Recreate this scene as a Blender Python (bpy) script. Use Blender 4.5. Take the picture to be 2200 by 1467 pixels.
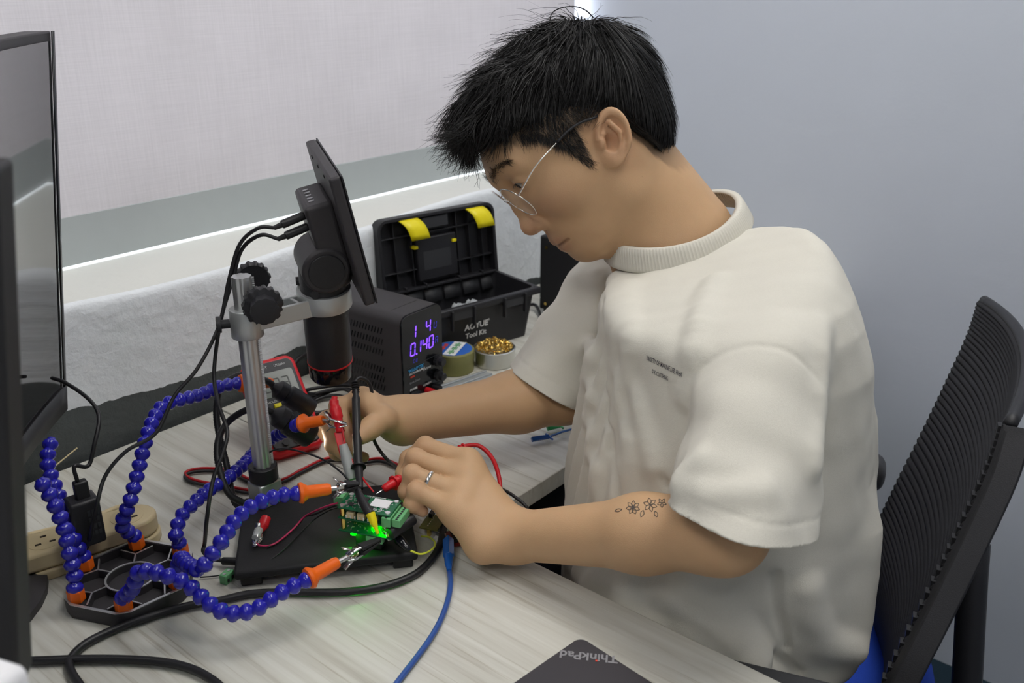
import bpy, bmesh, math, random
import numpy as np
from mathutils import Vector, Matrix, Euler, Quaternion
for o in list(bpy.data.objects): bpy.data.objects.remove(o)
random.seed(7); RNG = np.random.default_rng(11)
SC = bpy.context.scene; COL = SC.collection
# ------------------------------------------------------------------ camera
F_PX = 2000.0; PITCH = math.atan(803/2000.); YAW = math.atan(1800/math.sqrt(2000**2+803**2)); CAM = np.array([0, 0, 1.35])
FH = np.array([math.cos(YAW), math.sin(YAW), 0]); RT = np.array([math.sin(YAW), -math.cos(YAW), 0])
FW = FH*math.cos(PITCH)+np.array([0, 0, -math.sin(PITCH)]); UP = np.cross(RT, FW)
cd = bpy.data.cameras.new('camera'); cam = bpy.data.objects.new('camera', cd); COL.objects.link(cam)
cd.sensor_width = 36; cd.lens = 36*F_PX/2200; cd.clip_start = .02
cam.matrix_world = Matrix(((RT[0], UP[0], -FW[0], CAM[0]), (RT[1], UP[1], -FW[1], CAM[1]), (RT[2], UP[2], -FW[2], CAM[2]), (0, 0, 0, 1)))
cd.dof.use_dof = True; cd.dof.focus_distance = 1.03; cd.dof.aperture_fstop = 8.0
SC.camera = cam
# ------------------------------------------------------------------ daylight, exposure
W = bpy.data.worlds.new('world'); SC.world = W; W.use_nodes = True
W.node_tree.nodes['Background'].inputs[0].default_value = (.86, .9, 1, 1)
W.node_tree.nodes['Background'].inputs[1].default_value = 8.0
SC.view_settings.view_transform = 'Standard'; SC.view_settings.look = 'None'
SC.view_settings.exposure = 0.0; SC.view_settings.gamma = 1.0; SC.view_settings.use_curve_mapping = False
LAMP = 9.6            # radiance of the ceiling panels
# ------------------------------------------------------------------ measuring helpers
def ray(x, y): return FW+RT*(x-1100)/F_PX-UP*(y-733.5)/F_PX
def onz(x, y, z): d = ray(x, y); return CAM+d*((z-CAM[2])/d[2])
def ony(x, y, Y): d = ray(x, y); return CAM+d*(Y/d[1])
def at(x, y, dep): return CAM+ray(x, y)*dep
def nrm(v): v = np.asarray(v, float); return v/np.linalg.norm(v)
# ------------------------------------------------------------------ materials
def mat(name, col, rough=.5, metal=0, var=.06, nscale=40, bump=0, bscale=200, spec=.5, coat=0, emit=None, estr=0, sss=0, trans=0, ior=1.45, alpha=1, attr=None, sheen=0, coord='Object'):
    m = bpy.data.materials.new(name); m.use_nodes = True; nt = m.node_tree; b = nt.nodes['Principled BSDF']
    tc = nt.nodes.new('ShaderNodeTexCoord'); nz = nt.nodes.new('ShaderNodeTexNoise'); nz.inputs['Scale'].default_value = nscale; nz.inputs['Detail'].default_value = 4
    nt.links.new(tc.outputs[coord], nz.inputs['Vector'])
    mp = nt.nodes.new('ShaderNodeMapRange'); mp.inputs[3].default_value = 1-var; mp.inputs[4].default_value = 1+var
    nt.links.new(nz.outputs[0], mp.inputs[0])
    mul = nt.nodes.new('ShaderNodeVectorMath'); mul.operation = 'MULTIPLY'
    mul.inputs[0].default_value = col[:3]
    if attr:
        at_ = nt.nodes.new('ShaderNodeAttribute'); at_.attribute_name = attr; nt.links.new(at_.outputs['Color'], mul.inputs[0])
    nt.links.new(mp.outputs[0], mul.inputs[1]); nt.links.new(mul.outputs[0], b.inputs['Base Color'])
    b.inputs['Roughness'].default_value = rough; b.inputs['Metallic'].default_value = metal
    b.inputs['Specular IOR Level'].default_value = spec; b.inputs['Coat Weight'].default_value = coat; b.inputs['IOR'].default_value = ior
    b.inputs['Transmission Weight'].default_value = trans; b.inputs['Alpha'].default_value = alpha; b.inputs['Sheen Weight'].default_value = sheen
    if sss: b.inputs['Subsurface Weight'].default_value = sss; b.inputs['Subsurface Radius'].default_value = (.010, .0035, .0018); b.inputs['Subsurface Scale'].default_value = .6
    if emit: b.inputs['Emission Color'].default_value = (*emit, 1); b.inputs['Emission Strength'].default_value = estr
    if bump:
        n2 = nt.nodes.new('ShaderNodeTexNoise'); n2.inputs['Scale'].default_value = bscale; n2.inputs['Detail'].default_value = 5
        nt.links.new(tc.outputs[coord], n2.inputs['Vector'])
        bp = nt.nodes.new('ShaderNodeBump'); bp.inputs['Strength'].default_value = 1; bp.inputs['Distance'].default_value = bump
        nt.links.new(n2.outputs[0], bp.inputs['Height']); nt.links.new(bp.outputs[0], b.inputs['Normal'])
    return m
K = {}
K['black_pl'] = mat('black_plastic', (.016, .016, .019), .45, bump=.0002, bscale=900)
K['black_gl'] = mat('black_gloss', (.008, .009, .012), .12)
K['black_matte'] = mat('black_matte', (.013, .013, .015), .62, bump=.0002, bscale=700)
K['rubber'] = mat('black_rubber', (.014, .014, .016), .42)
K['graph'] = mat('graphite_metal', (.045, .042, .046), .5, .2, bump=.0001, bscale=1500)
K['psu'] = mat('powder_coat', (.038, .035, .038), .52, bump=.00025, bscale=1200)
K['alu'] = mat('aluminium', (.62, .63, .64), .42, .9)
K['alu_matte'] = mat('satin_aluminium', (.52, .54, .54), .45, .75)
K['chrome'] = mat('chrome', (.8, .8, .8), .12, 1)
K['steel'] = mat('steel', (.55, .55, .55), .28, 1)
K['blue_pl'] = mat('blue_plastic', (.016, .014, .40), .22, spec=.6, coat=.3)
K['orange_pl'] = mat('orange_plastic', (.86, .14, .006), .4)
K['red_pl'] = mat('red_plastic', (.60, .010, .018), .38)
K['red_wire'] = mat('red_wire', (.50, .008, .014), .35)
K['pink_wire'] = mat('pink_wire', (.55, .03, .12), .4)
K['dgrey_pl'] = mat('dark_grey_plastic', (.035, .036, .040), .5)
K['yellow_pl'] = mat('yellow_plastic', (.80, .68, .005), .42)
K['yellow_wire'] = mat('lime_wire', (.62, .68, .05), .4)
K['green_pl'] = mat('green_terminal', (.15, .44, .19), .42)
K['pcb'] = mat('green_solder_mask', (.006, .12, .045), .25, var=.2, nscale=300)
K['pcb_red'] = mat('red_solder_mask', (.22, .02, .02), .3, var=.2)
K['white_pl'] = mat('white_plastic', (.7, .7, .68), .5)
K['cream_pl'] = mat('cream_plastic', (.60, .49, .29), .42, var=.08)
K['paper'] = mat('paper', (.78, .78, .8), .8)
K['brass'] = mat('brass', (.78, .55, .16), .25, 1)
K['tin_green'] = mat('olive_tin', (.30, .29, .11), .35, .35)
K['tin_steel'] = mat('tin_plate', (.62, .62, .58), .3, 1)
K['label_blue'] = mat('blue_label', (.03, .13, .50), .4)
K['lcd'] = mat('reflective_lcd', (.20, .22, .20), .25)
K['lcd_seg'] = mat('lcd_segment', (.05, .055, .05), .4)
K['blue_usb'] = mat('blue_cable_jacket', (.03, .09, .34), .3, coat=.2)
K['blue_usb_plug'] = mat('blue_translucent_plug', (.01, .10, .42), .2, coat=.4)
K['print_white'] = mat('white_print', (.75, .75, .75), .6)
K['print_blue'] = mat('cyan_print', (.05, .35, .7), .6)
K['print_red'] = mat('red_print', (.7, .06, .03), .6)
K['print_dark'] = mat('dark_print', (.03, .03, .05), .7)
K['print_grey'] = mat('grey_print', (.32, .32, .34), .4, .3)
K['seg'] = mat('violet_led', (.1, .05, .6), .4, emit=(.20, .06, 1.0), estr=2.6)
K['seg_dim'] = mat('violet_led_dim', (.02, .02, .2), .4, emit=(.05, .05, 1.0), estr=.5)
K['green_led'] = mat('green_led', (0, .5, .05), .4, emit=(.0, 1.0, .0), estr=120)
K['clear'] = mat('clear_sleeve', (.6, .62, .62), .3, alpha=.55)
K['led_lens'] = mat('lamp_lens', (.9, .9, .85), .2, emit=(1, .93, .8), estr=3)
K['glass'] = mat('lens_glass', (.85, .92, .90), .02, alpha=.07)
K['pane'] = mat('window_glass', (.9, .95, .95), .02, alpha=.12)
K['frame_white'] = mat('white_frame', (.7, .72, .72), .4)
K['hair'] = mat('black_hair', (.007, .0065, .0065), .5, spec=.35, var=.3, nscale=300)
K['hair_cap'] = mat('black_hair_under', (.008, .0075, .0075), .7, spec=.25, bump=.002, bscale=500)
K['brow'] = mat('brow_hair', (.018, .013, .011), .5)
K['eye'] = mat('eye_white', (.62, .58, .55), .12)
K['iris'] = mat('dark_iris', (.018, .009, .006), .1)
K['navy'] = mat('navy_cloth', (.010, .011, .028), .85, bump=.0004, bscale=1500)
K['royal'] = mat('royal_blue_fabric', (.006, .05, .42), .75, bump=.0004, bscale=900)
K['silver'] = mat('silver', (.82, .8, .76), .18, 1)
K['mesh_black'] = mat('black_mesh_fabric', (.011, .011, .014), .7, bump=.0004, bscale=1600)
K['chip'] = mat('chip_black', (.02, .02, .022), .4)
K['silkwhite'] = mat('solder', (.85, .86, .86), .25, .8)
K['olive_pcb'] = mat('olive_board', (.16, .15, .03), .35, var=.25, nscale=200)

def wood(name):
    m = bpy.data.materials.new(name); m.use_nodes = True; nt = m.node_tree; b = nt.nodes['Principled BSDF']; N = nt.nodes.new; Lk = nt.links.new
    g = N('ShaderNodeNewGeometry'); mp = N('ShaderNodeMapping'); mp.inputs['Scale'].default_value = (55, 2.0, 20)
    Lk(g.outputs['Position'], mp.inputs['Vector'])
    n1 = N('ShaderNodeTexNoise'); n1.inputs['Scale'].default_value = 1; n1.inputs['Detail'].default_value = 5; n1.inputs['Roughness'].default_value = .6; n1.inputs['Distortion'].default_value = .6; Lk(mp.outputs[0], n1.inputs['Vector'])
    mp2 = N('ShaderNodeMapping'); mp2.inputs['Scale'].default_value = (260, 5, 60); Lk(g.outputs['Position'], mp2.inputs['Vector'])
    n2 = N('ShaderNodeTexNoise'); n2.inputs['Scale'].default_value = 1; n2.inputs['Detail'].default_value = 3; Lk(mp2.outputs[0], n2.inputs['Vector'])
    cr = N('ShaderNodeValToRGB'); e = cr.color_ramp.elements; e[0].position = .30; e[0].color = (.44, .42, .365, 1); e[1].position = .62; e[1].color = (.64, .635, .58, 1)
    x = e.new(.46); x.color = (.56, .55, .49, 1); Lk(n1.outputs[0], cr.inputs[0])
    cr2 = N('ShaderNodeValToRGB'); e = cr2.color_ramp.elements; e[0].position = .30; e[0].color = (.58, .53, .44, 1); e[1].position = .40; e[1].color = (1, 1, 1, 1); Lk(n2.outputs[0], cr2.inputs[0])
    mx = N('ShaderNodeMix'); mx.data_type = 'RGBA'; mx.blend_type = 'MULTIPLY'; mx.inputs[0].default_value = .55; Lk(cr.outputs[0], mx.inputs[6]); Lk(cr2.outputs[0], mx.inputs[7])
    Lk(mx.outputs[2], b.inputs['Base Color']); b.inputs['Roughness'].default_value = .38
    return m
K['wood'] = wood('pale_ash_laminate')
def plaster(name, paint, lower=None, zline=.81, amp=.012, bump=.0015):
    m = bpy.data.materials.new(name); m.use_nodes = True; nt = m.node_tree; b = nt.nodes['Principled BSDF']; N = nt.nodes.new; Lk = nt.links.new
    g = N('ShaderNodeNewGeometry'); n = N('ShaderNodeTexNoise'); n.inputs['Scale'].default_value = 45; n.inputs['Detail'].default_value = 7; n.inputs['Roughness'].default_value = .6; Lk(g.outputs['Position'], n.inputs['Vector'])
    n2 = N('ShaderNodeTexNoise'); n2.inputs['Scale'].default_value = 3; n2.inputs['Detail'].default_value = 3; Lk(g.outputs['Position'], n2.inputs['Vector'])
    mr = N('ShaderNodeMapRange'); mr.inputs[3].default_value = .95; mr.inputs[4].default_value = 1.04; Lk(n2.outputs[0], mr.inputs[0])
    vm = N('ShaderNodeVectorMath'); vm.operation = 'MULTIPLY'; vm.inputs[0].default_value = paint; Lk(mr.outputs[0], vm.inputs[1]); out = vm.outputs[0]
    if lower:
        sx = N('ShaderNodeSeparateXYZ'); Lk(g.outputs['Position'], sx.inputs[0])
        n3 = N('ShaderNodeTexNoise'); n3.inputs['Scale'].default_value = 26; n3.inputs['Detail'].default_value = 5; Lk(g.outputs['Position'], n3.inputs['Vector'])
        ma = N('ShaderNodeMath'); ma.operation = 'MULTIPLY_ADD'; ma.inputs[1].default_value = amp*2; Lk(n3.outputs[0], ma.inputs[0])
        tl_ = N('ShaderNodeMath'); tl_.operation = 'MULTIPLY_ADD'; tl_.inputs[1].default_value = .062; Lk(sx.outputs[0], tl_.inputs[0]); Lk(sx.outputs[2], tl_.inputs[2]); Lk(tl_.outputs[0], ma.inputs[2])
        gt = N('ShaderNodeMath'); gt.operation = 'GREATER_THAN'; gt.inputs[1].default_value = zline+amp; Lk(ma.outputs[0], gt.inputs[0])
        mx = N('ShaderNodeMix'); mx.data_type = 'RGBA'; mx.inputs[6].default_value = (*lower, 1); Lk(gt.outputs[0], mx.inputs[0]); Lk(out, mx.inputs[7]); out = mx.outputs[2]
    Lk(out, b.inputs['Base Color']); b.inputs['Roughness'].default_value = .8
    bp = N('ShaderNodeBump'); bp.inputs['Distance'].default_value = bump; Lk(n.outputs[0], bp.inputs['Height']); Lk(bp.outputs[0], b.inputs['Normal'])
    return m
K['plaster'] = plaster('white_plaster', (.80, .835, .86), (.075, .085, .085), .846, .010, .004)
K['sill'] = plaster('sill_plaster', (.70, .71, .67), bump=.002)
K['wall_paint'] = plaster('blue_grey_paint', (.61, .655, .73), bump=.0008)
K['ceil'] = plaster('ceiling_paint', (.75, .75, .73))
def carpet():
    m = mat('teal_carpet', (.012, .035, .055), .95, var=.35, nscale=350, bump=.004, bscale=500); return m
K['carpet'] = carpet()
def blindmat():
    m = bpy.data.materials.new('roller_fabric'); m.use_nodes = True; nt = m.node_tree; N = nt.nodes.new; Lk = nt.links.new
    out = nt.nodes['Material Output']; b = nt.nodes['Principled BSDF']
    g = N('ShaderNodeNewGeometry'); mp = N('ShaderNodeMapping'); mp.inputs['Scale'].default_value = (420, 1, 14); Lk(g.outputs['Position'], mp.inputs['Vector'])
    n = N('ShaderNodeTexNoise'); n.inputs['Scale'].default_value = 1; n.inputs['Detail'].default_value = 4; Lk(mp.outputs[0], n.inputs['Vector'])
    mp2 = N('ShaderNodeMapping'); mp2.inputs['Scale'].default_value = (14, 1, 900); Lk(g.outputs['Position'], mp2.inputs['Vector'])
    n2 = N('ShaderNodeTexNoise'); n2.inputs['Scale'].default_value = 1; n2.inputs['Detail'].default_value = 4; Lk(mp2.outputs[0], n2.inputs['Vector'])
    n3 = N('ShaderNodeTexNoise'); n3.inputs['Scale'].default_value = 8.0; n3.inputs['Detail'].default_value = 2; Lk(g.outputs['Position'], n3.inputs['Vector'])
    a = N('ShaderNodeMath'); a.operation = 'ADD'; Lk(n.outputs[0], a.inputs[0]); Lk(n2.outputs[0], a.inputs[1])
    a2 = N('ShaderNodeMath'); a2.operation = 'ADD'; Lk(a.outputs[0], a2.inputs[0]); Lk(n3.outputs[0], a2.inputs[1])
    mr = N('ShaderNodeMapRange'); mr.inputs[1].default_value = .8; mr.inputs[2].default_value = 2.2; mr.inputs[3].default_value = .86; mr.inputs[4].default_value = 1.12; Lk(a2.outputs[0], mr.inputs[0])
    vm = N('ShaderNodeVectorMath'); vm.operation = 'MULTIPLY'; vm.inputs[0].default_value = (.55, .52, .522); Lk(mr.outputs[0], vm.inputs[1])
    d = N('ShaderNodeBsdfDiffuse'); t = N('ShaderNodeBsdfTranslucent'); Lk(vm.outputs[0], d.inputs[0]); Lk(vm.outputs[0], t.inputs[0])
    ms = N('ShaderNodeMixShader'); ms.inputs[0].default_value = .085; Lk(d.outputs[0], ms.inputs[1]); Lk(t.outputs[0], ms.inputs[2]); Lk(ms.outputs[0], out.inputs[0])
    nt.nodes.remove(b); return m
K['blind'] = blindmat()
K['blind_band'] = mat('blind_hem', (.47, .51, .51), .6, var=.03)
# ------------------------------------------------------------------ object helpers
WM = {}
def I4(): return np.eye(4)
def Tm(loc, rz=0, R3=None):
    m = np.eye(4)
    if R3 is not None: m[:3, :3] = R3
    else: m[:3, :3] = [[math.cos(rz), -math.sin(rz), 0], [math.sin(rz), math.cos(rz), 0], [0, 0, 1]]
    m[:3, 3] = loc; return m
def tag(o, label=None, cat=None, group=None, kind=None):
    if label: o['label'] = label
    if cat: o['category'] = cat
    if group: o['group'] = group
    if kind: o['kind'] = kind
    return o
def thing(name, label, cat, loc=(0, 0, 0), rz=0, group=None, R3=None):
    o = bpy.data.objects.new(name, None); COL.objects.link(o); o.empty_display_size = .02
    m = Tm(loc, rz, R3); o.matrix_world = Matrix(m.tolist()); WM[o] = m
    return tag(o, label, cat, group)
def frame_axes(a, up=(0, 0, 1)):
    a = nrm(a); u = np.asarray(up, float)
    if abs(a@u) > .98: u = np.array([1., 0, 0]) if abs(a[0]) < .9 else np.array([0, 1., 0])
    s = nrm(np.cross(u, a)); t = np.cross(a, s); return s, t, a      # columns: side, up', axis
def spline(pts, n=8):
    P = [np.asarray(p, float) for p in pts]
    if len(P) < 3: return P
    Q = [2*P[0]-P[1]]+P+[2*P[-1]-P[-2]]; out = []
    for i in range(1, len(Q)-2):
        for k in range(n):
            t = k/n; a, b, c, d = Q[i-1], Q[i], Q[i+1], Q[i+2]
            out.append(.5*((2*b)+(c-a)*t+(2*a-5*b+4*c-d)*t*t+(3*b-a-3*c+d)*t**3))
    out.append(P[-1]); return out
class MB:
    def __init__(s, M=None): s.v = []; s.f = []; s.M = M
    def add(s, V, Fc, M=None):
        V = np.asarray(V, float).reshape(-1, 3); m = s.M if M is None else (M if s.M is None else s.M@M)
        if m is not None: V = V@m[:3, :3].T+m[:3, 3]
        k = len(s.v); s.v += V.tolist(); s.f += [tuple(i+k for i in f) for f in Fc]; return s
    def box(s, c, d, M=None):
        x, y, z = np.asarray(d)/2.; c = np.asarray(c, float)
        V = [c+np.array(p) for p in [(-x, -y, -z), (x, -y, -z), (x, y, -z), (-x, y, -z), (-x, -y, z), (x, -y, z), (x, y, z), (-x, y, z)]]
        return s.add(V, [(3, 2, 1, 0), (4, 5, 6, 7), (0, 1, 5, 4), (1, 2, 6, 5), (2, 3, 7, 6), (3, 0, 4, 7)], M)
    def hexa(s, V): return s.add(V, [(3, 2, 1, 0), (4, 5, 6, 7), (0, 1, 5, 4), (1, 2, 6, 5), (2, 3, 7, 6), (3, 0, 4, 7)])
    def tube(s, path, r, n=10, caps=True, M=None):
        P = [np.asarray(p, float) for p in path]; rr = r if hasattr(r, '__len__') else [r]*len(P)
        V = []; pu = None
        for i, p in enumerate(P):
            t = nrm(P[min(i+1, len(P)-1)]-P[max(i-1, 0)])
            if pu is None: a, b, _ = frame_axes(t)
            else:
                a = pu-t*(pu@t); a = nrm(a) if np.linalg.norm(a) > 1e-6 else frame_axes(t)[0]; b = np.cross(t, a)
            pu = a
            for k in range(n):
                an = 2*math.pi*k/n; V.append(p+rr[i]*(math.cos(an)*a+math.sin(an)*b))
        Fc = [(i*n+k, i*n+(k+1) % n, (i+1)*n+(k+1) % n, (i+1)*n+k) for i in range(len(P)-1) for k in range(n)]
        if caps: Fc += [tuple(range(n-1, -1, -1)), tuple((len(P)-1)*n+k for k in range(n))]
        return s.add(V, Fc, M)
    def lathe(s, prof, n=24, o=(0, 0, 0), ax=(0, 0, 1), M=None, sx=1, sy=1):
        a, b, t = frame_axes(ax); o = np.asarray(o, float); V = []
        for r, h in prof:
            for k in range(n):
                an = 2*math.pi*k/n; V.append(o+t*h+r*(sx*math.cos(an)*a+sy*math.sin(an)*b))
        m = len(prof); Fc = [(i*n+k, i*n+(k+1) % n, (i+1)*n+(k+1) % n, (i+1)*n+k) for i in range(m-1) for k in range(n)]
        Fc += [tuple(range(n-1, -1, -1)), tuple((m-1)*n+k for k in range(n))]
        return s.add(V, Fc, M)
    def prism(s, poly, z0, z1, M=None):
        n = len(poly); V = [(x, y, z0) for x, y in poly]+[(x, y, z1) for x, y in poly]
        return s.add(V, [tuple(range(n-1, -1, -1)), tuple(range(n, 2*n))]+[(i, (i+1) % n, n+(i+1) % n, n+i) for i in range(n)], M)
    def grid(s, G, closed=False, M=None, thick=None):
        G = np.asarray(G, float); a, b = G.shape[:2]
        Fc = [(i*b+j, (i+1)*b+j, (i+1)*b+(j+1) % b, i*b+(j+1) % b) for i in range(a-1) for j in range(b if closed else b-1)]
        return s.add(G.reshape(-1, 3), Fc, M)
    def build(s, name, m, parent=None, smooth=True, bevel=0, seg=2, ang=35, origin=None, solid=0, subsurf=0, local=False, label=None):
        V = np.asarray(s.v, float)
        if local: base = np.eye(4)
        elif parent is not None: base = WM[parent]
        else:
            base = np.eye(4); lo = V.min(0); hi = V.max(0)
            base[:3, 3] = origin if origin is not None else ((lo[0]+hi[0])/2, (lo[1]+hi[1])/2, lo[2])
        inv = np.linalg.inv(base); V = V@inv[:3, :3].T+inv[:3, 3]
        me = bpy.data.meshes.new(name); me.from_pydata(V.tolist(), [], s.f); me.update()
        bm = bmesh.new(); bm.from_mesh(me); bmesh.ops.recalc_face_normals(bm, faces=bm.faces); bm.to_mesh(me); bm.free()
        return link(name, me, m, parent, base, smooth, bevel, seg, ang, solid, subsurf, label)
def link(name, me, m, parent=None, base=None, smooth=True, bevel=0, seg=2, ang=35, solid=0, subsurf=0, label=None):
    o = bpy.data.objects.new(name, me); COL.objects.link(o); me.materials.append(m if not isinstance(m, str) else K[m])
    if parent is not None: o.parent = parent; WM[o] = WM[parent]
    else: WM[o] = base if base is not None else np.eye(4); o.matrix_world = Matrix(WM[o].tolist())
    if smooth and len(me.polygons):
        me.polygons.foreach_set('use_smooth', [True]*len(me.polygons))
        if smooth != 'all':
            try: me.set_sharp_from_angle(angle=math.radians(ang))
            except Exception: pass
    if solid: md = o.modifiers.new('s', 'SOLIDIFY'); md.thickness = solid; md.offset = -1
    if bevel: md = o.modifiers.new('b', 'BEVEL'); md.width = bevel; md.segments = seg; md.limit_method = 'ANGLE'; md.angle_limit = math.radians(30); md.harden_normals = False
    if subsurf: md = o.modifiers.new('u', 'SUBSURF'); md.levels = subsurf; md.render_levels = subsurf
    if label: o['label'] = label
    return o
def B(name, m, parent, c, d, bevel=0, M=None, **kw):      # one bevelled box part; coordinates local to the thing
    mb = MB(); mb.box(c, d, M)
    base = WM[parent] if parent is not None else np.eye(4)
    V = np.asarray(mb.v); mb.v = (V@base[:3, :3].T+base[:3, 3]).tolist()
    return mb.build(name, m, parent, bevel=bevel, **kw)
def LB(parent): return MB(WM[parent])                     # builder whose input is in the thing's own axes
def lettering(name, body, size, M, m, parent, align='CENTER', extr=.0002, shear=0, sx=1.0, bold=0):
    c = bpy.data.curves.new(name, 'FONT'); c.body = body; c.size = size; c.align_x = align; c.align_y = 'CENTER'; c.extrude = extr; c.shear = shear; c.resolution_u = 3; c.offset = bold
    t = bpy.data.objects.new('t', c); COL.objects.link(t); dg = bpy.context.evaluated_depsgraph_get(); me0 = t.evaluated_get(dg).to_mesh()
    V = np.array([v.co[:] for v in me0.vertices]); Fc = [tuple(p.vertices) for p in me0.polygons]
    bpy.data.objects.remove(t)
    V[:, 0] *= sx
    mb = MB(); mb.add(V, Fc, M); return mb.build(name, m, parent, smooth=False)
def basis(o, x, z):          # matrix with given x direction and (approximate) normal z
    x = nrm(x); z = np.asarray(z, float); z = nrm(z-x*(z@x)); y = np.cross(z, x); m = np.eye(4); m[:3, 0] = x; m[:3, 1] = y; m[:3, 2] = z; m[:3, 3] = o; return m
def copy_tree(o, parent=None):
    c = o.copy(); COL.objects.link(c); c.parent = parent; WM[c] = WM[o]
    for ch in o.children: copy_tree(ch, c)
    return c
def cable(name, pts, r, m, label=None, cat=None, parent=None, n=8, sub=8, group=None):
    o = MB().tube(spline(pts, sub), r, n).build(name, m, parent, smooth='all')
    if parent is None: tag(o, label, cat or 'cable', group)
    return o
# ================================================================== the room
def struct(name, mb, m, parent=None, **kw):
    o = mb.build(name, m, parent, **kw)
    if parent is None: o['kind'] = 'structure'
    return o
XR, YW, YB = 1.775, 1.13, 1.275            # right wall, face of window wall, plane of the blind
struct('floor', MB().box((-.2, -.4, -.03), (4.2, 3.9, .06)), 'carpet', smooth=False)
struct('ceiling', MB().box((-.2, -.4, 2.73), (4.2, 3.9, .06)), 'ceil', smooth=False)
struct('wall_right', MB().box((XR+.06, -.4, 1.35), (.12, 3.9, 2.7)), 'wall_paint', smooth=False)
struct('wall_left', MB().box((-2.26, -.4, 1.35), (.12, 3.9, 2.7)), 'wall_paint', smooth=False)
struct('wall_front', MB().box((-.2, -2.3, 1.35), (4.2, .12, 2.7)), 'wall_paint', smooth=False)
# window wall below the sill: a hand-floated face that rolls over into the sill
nx = 150; prof = [(0, 0), (0, .5), (0, .72)]+[(0, .74+.012*i) for i in range(16)]+[(.0, .935), (.0008, .948), (.003, .954), (.006, .957), (.012, .9585)]
G = []
for i in range(nx+1):
    x = -2.2+(XR+2.2)*i/nx
    w = .006*math.sin(x*5.1+.6)+.004*math.sin(x*13.7)+.002*math.sin(x*31)
    w2 = .006*math.sin(x*4.3+2)+.003*math.sin(x*17)
    G.append([(x, YW+w*min(1, max(0, (z-.6)/.3))+d, z+(w2 if z > .92 else w2*max(0, (z-.8)/.12) if z > .8 else 0)) for d, z in prof])
mb = MB().grid(G); mb.box((-.2125, 1.36, .45), (3.975, .16, .9))
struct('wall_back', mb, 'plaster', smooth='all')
mb = MB().box((-.2125, 1.39, 2.5), (3.975, .2, .4)); mb.box((-1.75, 1.39, 1.65), (.9, .2, 1.4))
wh = struct('trim_2', mb, 'plaster', smooth=False)
G = []
for i in range(nx+1):
    x = -2.2+(XR+2.2)*i/nx; w = .006*math.sin(x*5.1+.6)+.004*math.sin(x*13.7)+.002*math.sin(x*31); w2 = .006*math.sin(x*4.3+2)+.003*math.sin(x*17)
    G.append([(x, YW+w+.011, .9580+w2), (x, YW+w+.03, .9590+w2*.7), (x, YW+.07, .9590), (x, YB+.02, .9590), (x, 1.45, .9590), (x, 1.45, .88), (x, YW+.06, .88)])
struct('trim_1', MB().grid(G), 'sill', smooth='all')
# window behind the blind
w = MB()
w.box((.23, 1.40, 1.01), (3.06, .05, .05)); w.box((.23, 1.40, 2.27), (3.06, .05, .06)); w.box((-1.28, 1.40, 1.63), (.05, .05, 1.24)); w.box((1.745, 1.40, 1.63), (.05, .05, 1.24)); w.box((.2, 1.40, 1.63), (.05, .05, 1.24))
win = struct('window_1', w, 'frame_white', bevel=.003)
for cx, wd in ((-.54, 1.43), (.972, 1.49)): MB().box((cx, 1.40, 1.63), (wd, .006, 1.2)).build('pane', 'pane', win, smooth=False)
# roller blind, let down almost to the sill
bl = thing('roller_blind', 'off-white woven roller blind pulled down over the window', 'blind', (.22, YB, .97))
G = [[(x, YB+.0016*math.sin(x*2.2+z*3)+.0007*math.sin(x*9), z) for x in np.linspace(-1.25, 1.742, 40)] for z in np.linspace(1.03, 2.34, 14)]
MB().grid(G).build('blind_fabric', 'blind', bl, smooth='all')
MB().box((.246, YB-.0005, .9972), (2.992, .004, .0686)).build('hem_band', 'blind_band', bl, bevel=.001)
MB().tube([(-1.26, YB+.02, 2.36), (1.75, YB+.02, 2.36)], .03, 16).build('roller_tube', 'frame_white', bl)
# ceiling light panels (out of frame, they light the room)
K['panel'] = mat('panel_diffuser', (.9, .9, .9), .5, emit=(1.0, .975, .945), estr=LAMP)
def panel(x, y, label):
    t = thing('ceiling_light', label, 'ceiling light', (x, y, 2.69), 0, 'ceiling light panels')
    f = LB(t)
    for sx in (-1, 1): f.box((sx*.31, 0, -.01), (.02, .64, .04))
    for sy in (-1, 1): f.box((0, sy*.31, -.01), (.6, .02, .04))
    f.build('frame', 'frame_white', t, smooth=False)
    d = LB(t); d.box((0, 0, -.005), (.6, .6, .01)); d.build('diffuser', K['panel'], t, smooth=False)
panel(.75, -.15, 'square white ceiling light panel above the desk'); panel(-.9, -.5, 'square white ceiling light panel behind the camera on the left')
panel(1.25, .55, 'square white ceiling light panel near the right wall'); panel(-.75, .75, 'square white ceiling light panel near the window on the left')
# ================================================================== desks
DZ = .75; SX = .668
def desk(name, label, x0, x1, y0, y1):
    t = thing(name, label, 'desk', ((x0+x1)/2, (y0+y1)/2, 0))
    MB().box(((x0+x1)/2, (y0+y1)/2, DZ-.0125), (x1-x0, y1-y0, .025)).build('tabletop', 'wood', t, bevel=.0012)
    return t
dA = desk('desk', 'pale wood-grain desk running toward the camera, crowded with cables', -.42, SX, -.45, 1.118)
MB().box((-.40, .33, .3625), (.03, 1.4, .725)).build('side_panel', 'wood', dA); MB().box((.12, 1.09, .3625), (1.0, .03, .725)).build('back_panel', 'wood', dA)
MB().tube([(SX-.05, -.38, 0), (SX-.05, -.38, .725)], .022, 16).build('leg', 'dgrey_pl', dA); MB().tube([(SX-.05, 1.03, 0), (SX-.05, 1.03, .725)], .022, 16).build('leg', 'dgrey_pl', dA)
dB = desk('desk', 'pale wood-grain desk under the window carrying the toolbox', SX+.002, XR-.01, .626, 1.118)
MB().box((XR-.03, .87, .3625), (.03, .46, .725)).build('side_panel', 'wood', dB)
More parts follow.
